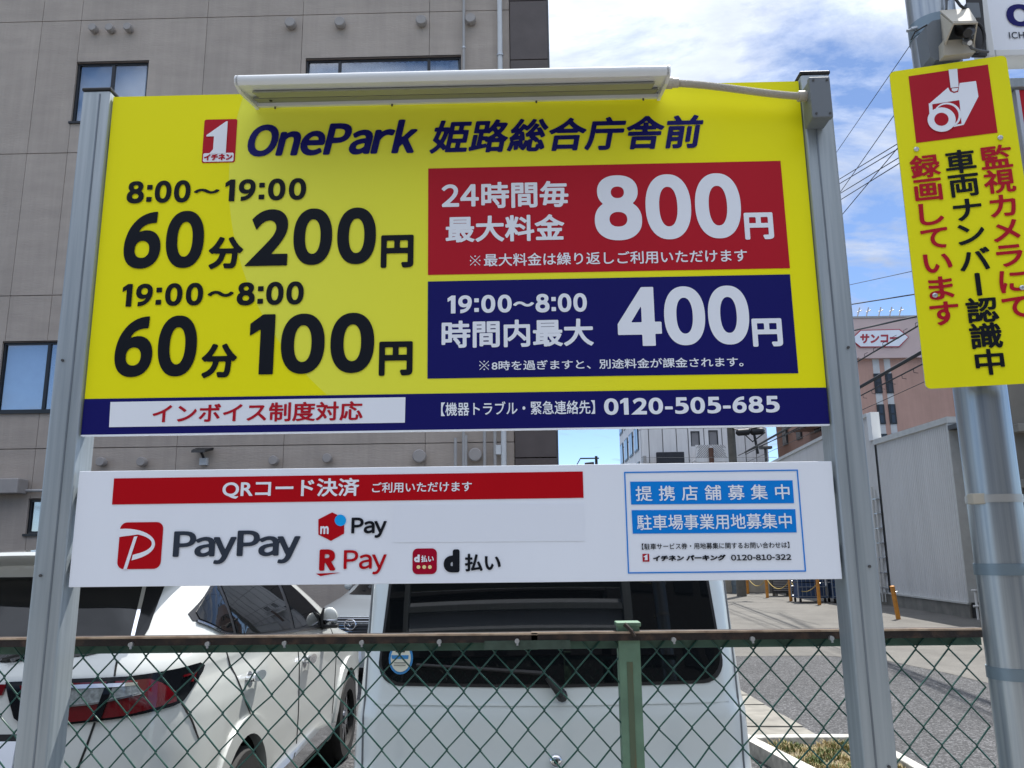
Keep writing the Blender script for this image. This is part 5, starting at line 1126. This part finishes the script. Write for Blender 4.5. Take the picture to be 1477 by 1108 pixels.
# ============================================================ STEEL POLE, CAMERA SIGN, BOX
px_, py_, pr_ = 1.266, -.02, .057
sp_o = thing('steel_pole', 'thick round galvanised steel pole at the right edge', 'pole', (px_, py_, 0))
obj('shaft', MB().tube([(px_, py_, 0), (px_, py_, 4.2)], pr_, 40), galv2, sp_o, smooth=True)
def band(v, w_, m, u=1400):
    z = float(atY(u, v, py_-.05)[2]); o = obj('band', MB().tube([(px_, py_, z-w_/2), (px_, py_, z+w_/2)], pr_+.0025, 40), m, sp_o, smooth=True); return z, o
blu = mat('blue_zinc_band', (.20, .26, .30), rough=.4, metal=.6)
z, o = band(719, .018, mat('stainless_band', (.42, .42, .40), rough=.4, metal=.6)); obj('buckle', MB().box((px_-pr_-.012, py_-.04, z-.012), (px_-pr_+.016, py_-.015, z+.012), .002), beige, o)
z, o = band(822, .026, blu, 1420); obj('bolt', MB().cyl((px_+.03, py_-pr_-.028, z), (px_+.045, py_-pr_+.01, z), .009, 12).cyl((px_+.015, py_-pr_-.018, z), (px_+.055, py_-pr_-.022, z), .006, 10), zinc, o)
z, o = band(975, .026, blu, 1435)
z, o = band(30, .04, blu, 1330); obj('bolt', MB().cyl((px_-pr_-.012, py_-.02, z-.004), (px_-pr_+.004, py_-.02, z), .006, 10).cyl((px_-pr_-.022, py_-.02, z-.008), (px_-pr_-.008, py_-.02, z-.004), .004, 8), zinc, o)
al = math.radians(13.5); P0 = atY(1385, 330, -.105)
YS = Plane(tuple(P0), (math.cos(al), -math.sin(al), 0), (-math.sin(al), -math.cos(al), 0))
cs_ = thing('camera_warning_sign', 'tall yellow warning sign with red camera pictogram and vertical writing on the steel pole', 'sign', tuple(P0))
a = YS.hit(1337, 561); b = YS.hit(1451, 79.5); a = ((a[0]+YS.hit(1281.5, 105)[0])/2, a[1]); ZC = (a, (float(b[0]), float(b[1])))
face = rrect(ZC[0], ZC[1], .012, 5)
q = [YS.w(p, 0) for p in face]; yf_ = obj('face', MB().prism(q, -YS.n*.003), yel2_p, cs_)
fl_ = obj('rim_flange', MB().prism([YS.w(p, -.0032) for p in rrect((ZC[0][0]+.002, ZC[0][1]+.002), (ZC[1][0]-.002, ZC[1][1]-.002), .012, 5)], -YS.n*.012), zinc, cs_)
for z in (.06, .70): obj('mount_bracket', MB().box((px_-.05, py_-pr_-.012, P0[2]+a[1]+z), (px_+.03, py_-pr_+.02, P0[2]+a[1]+z+.03)), zinc, cs_)
shape(YS, [(1321.5, 206.5), (1438.7, 191.5), (1424.7, 93.5), (1310.4, 110.5)], mat('pictogram_red', (.42, .012, .025), **PR), yf_, 'pictogram_field')
Zp = lambda x, y: (1277+x*.1805, y*.1805)
def YW(pts, m, nm, off): return shape(YS, [Zp(*p) for p in pts], m, yf_, nm, off=off)
redb = MT['pictogram_red']
YW([(355, 828), (500, 703), (515, 735), (545, 748), (580, 740), (592, 668), (722, 652), (742, 775), (626, 1000), (545, 1018), (540, 1005), (608, 992), (590, 803), (365, 838)][::-1], white_p, 'camera_body', .0022)
YW([(345, 832), (372, 828), (378, 905), (352, 930)][::-1], white_p, 'camera_front', .0026)
YW(circ((493, 925), 110, 28, 100), white_p, 'lens_barrel', .0030); YW(circ((487, 928), 96, 28, 88), redb, 'lens_barrel', .0034)
YW(circ((447, 962), 112, 32, 97), white_p, 'lens_ring', .0038); YW(circ((445, 960), 57, 24, 52), redb, 'lens_ring', .0042)
YW([(523, 712), (585, 705), (578, 738), (548, 746), (527, 738)][::-1], redb, 'bracket_outline', .0026); YW([(527, 713), (579, 709), (573, 730), (547, 738), (531, 731)][::-1], white_p, 'bracket_cup', .0034)
YW([(503, 562), (572, 555), (583, 700), (520, 707)][::-1], white_p, 'bracket_arm', .0030)
def vtext(s, c0, c1, m, hw=.0335, hh=.0305, r=.024):
    A_, B_ = YS.hit(*c0), YS.hit(*c1); n = len(s)
    for i, c in enumerate(s):
        p = A_+(B_-A_)*i/(n-1)
        cs2 = font_outlines('｜' if False else c)
        if c == 'ー': cs2 = [P_((0, 0), (.12, 0), (.12, 1), (0, 1))]; letter(YS, cs2, (p[0]-.0055, p[1]-.028, p[0]+.0055, p[1]+.028), m, yf_, r=0, px=False, res=20); continue
        al_ = np.concatenate(cs2); w_, h_ = al_.max(0)-al_.min(0); k = min(1, w_/.92+.02), min(1, h_/.92+.02)
        if c in 'い': k = (.92, .78)
        if c in 'してすまナンバカメラに': k = (max(.8, k[0]), max(.84, k[1]))
        letter(YS, cs2, (p[0]-hw*k[0], p[1]-hh*k[1], p[0]+hw*k[0], p[1]+hh*k[1]), m, yf_, r=r, px=False, res=52)
vtext('監視カメラにて', (1436.3, 226.8), (1466.2, 443.5), redb); vtext('車両ナンバー認識中', (1385, 233.5), (1427.2, 522.4), black_p); vtext('録画しています', (1333.9, 240.3), (1362, 452.3), redb)
for u, v in ((1321.5, 216), (1442.3, 199.3), (1348.2, 426.7), (1474, 415.5)):
    p = YS.hit(u, v); c = YS.w(p, 0); obj('screw', MB().tube([c, c+YS.n*.004, c+YS.n*.006], [.006, .006, .003], 10), zinc, cs_)
# security lamp box on the pole
bx = thing('security_light_box', 'beige hooded light with black bulb on a grey box above the yellow sign', 'security light', tuple(atY(1380, 60, -.1)))
def cv(u, v, y): return Vector(atY(u, v, y))
g1 = [cv(1335, 38, -.10), cv(1342, 82, -.10), cv(1350, 87, -.10), cv(1392, 80, -.10), cv(1385, 22, -.10), cv(1345, 30, -.10)]
obj('back_box', MB().prism(g1[::-1], (0, .05, 0)), greybox, bx)
hd = MB(); y1, y2 = -.10, -.165
A1 = [cv(1356, 20, y1), cv(1399, 17, y1), cv(1407, 74, y1), cv(1361, 80, y1)]
A2 = [cv(1375, 34, y2), cv(1408, 33, y2)]; A3 = [cv(1364, 60, -.14), cv(1406, 58, -.14)]
e_ = .0
top4 = [cv(1356, 18, y1), cv(1398, 15, y1), cv(1409, 33, y2), cv(1374, 34, y2)]
hd.prism([p for p in top4], (0, 0, .006)); hd.prism([cv(1356, 20, y1), cv(1374, 35, y2), cv(1363, 62, -.13), cv(1361, 80, y1)], (.004, 0, 0)); hd.prism([cv(1398, 17, y1), cv(1408, 34, y2), cv(1404, 60, -.13), cv(1405, 76, y1)], (.004, 0, 0))
hd.prism([cv(1361, 58, -.125), cv(1405, 56, -.125), cv(1406, 76, -.125), cv(1362, 80, -.125)], (0, .025, 0))
obj('hood', hd, beige, bx); obj('hood_lip', MB().tube([top4[3]+Vector((0, -.002, -.002)), top4[2]+Vector((0, -.002, -.002))], .003, 8), mat('beige_dark', (.38, .35, .29), rough=.5), bx)
obj('lamp_bulb', MB().tube([cv(1388, 42, -.115), cv(1396, 46, -.15), cv(1396, 48, -.16)], [.018, .017, .010], 16), black_m, bx, smooth=True)
obj('cable_gland', MB().tube([cv(1392, 60, -.13), cv(1399, 62, -.15)], [.008, .006], 10), zinc, bx); obj('cable', MB().tube([cv(1396, 62, -.14), cv(1402, 70, -.14), cv(1412, 73, -.13), cv(1425, 75, -.11)], .0035, 8), cable_g, bx)
obj('cable', MB().tube([cv(1368, 0, -.08), cv(1368, -30, -.08)], .003, 8).tube([cv(1365, 14, -.09), cv(1366, -20, -.09)], .003, 8), cable_g, bx); obj('cable', MB().tube([cv(1314, 58, -.09), cv(1320, 46, -.1), cv(1337, 36, -.1)], .002, 6).tube([cv(1372, -10, -.10), cv(1385, 8, -.11), cv(1398, 18, -.09)], .0035, 8), cable_m, bx)
obj('cable_loop', MB().tube([cv(1408+12*math.sin(t), 56-22*math.cos(t), -.07) for t in np.linspace(0, 6.28, 24)], .004, 8), cable_m, bx)
obj('bracket_plate', MB().prism([cv(1395, -10, -.05), cv(1416, -10, -.05), cv(1424, 80, -.05), cv(1404, 80, -.05)][::-1], (0, .01, 0)), black_m, bx); obj('terminal_cover', MB().prism([cv(1394, 4, -.075), cv(1412, 4, -.075), cv(1415, 25, -.075), cv(1398, 26, -.075)][::-1], (0, .02, 0)), greybox, bx)
# large company sign, only its lower left corner in view
BS = Plane(tuple(atY(1430, 60, .0)), (1, 0, 0), (0, -1, 0))
cs3 = thing('company_sign', 'white illuminated style company sign cut by the top right corner', 'sign', tuple(BS.P0))
def BW(u, v): return BS.hit(u, v)
a = BW(1428, 78); 
obj('face', MB().box(tuple(BS.w((a[0]+.012, a[1]+.012), -.0)), tuple(BS.w((a[0]+.9, a[1]+.5), -.05))), white_p, cs3)
obj('frame', MB().box(tuple(BS.w((a[0]-.008, a[1]-.01), .004)), tuple(BS.w((a[0]+.012, a[1]+.52), -.06)), .004).box(tuple(BS.w((a[0]+.012, a[1]-.01), .004)), tuple(BS.w((a[0]+.9, a[1]+.012), -.06)), .004), lampw, cs3)
o_ = BW(1453.5, 39.5); hO = float(BW(1454, 7)[1]-o_[1])
letter(BS, latin('One', .1), (o_[0], o_[1], o_[0]+hO*2.6, o_[1]+hO), navy_p, cs3, r=.05, ax_=1.3, px=False, off=.002)
i_ = BW(1455.5, 56.5); hI = float(BW(1456, 47)[1]-i_[1]); letter(BS, font_outlines('ICHINEN', 1.1), (i_[0], i_[1], i_[0]+hI*5.2, i_[1]+hI), slate_p, cs3, r=.012, px=False, off=.002)
rs_ = thing('lower_sign_panel', 'red panel sign with silver frame beneath the white company sign', 'sign', tuple(atY(1470, 200, .03)))
R2 = Plane(tuple(atY(1470, 180, .03)), (1, 0, 0), (0, -1, 0)); a = R2.hit(1486, 240); b = R2.hit(1471, 130)
obj('face', MB().box(tuple(R2.w((a[0]-.0, a[1]-.2), 0)), tuple(R2.w((a[0]+.5, b[1]), -.01))), red_p, rs_)
obj('top_rail', MB().box(tuple(R2.w((a[0]-.10, b[1]+.004), .01)), tuple(R2.w((a[0]+.5, b[1]+.03), -.03)), .002), galv, rs_)
obj('frame_bar', MB().box(tuple(R2.w((a[0]-.012, a[1]-.2), .004)), tuple(R2.w((a[0]-.001, b[1]), -.03)), .002), zinc, rs_)
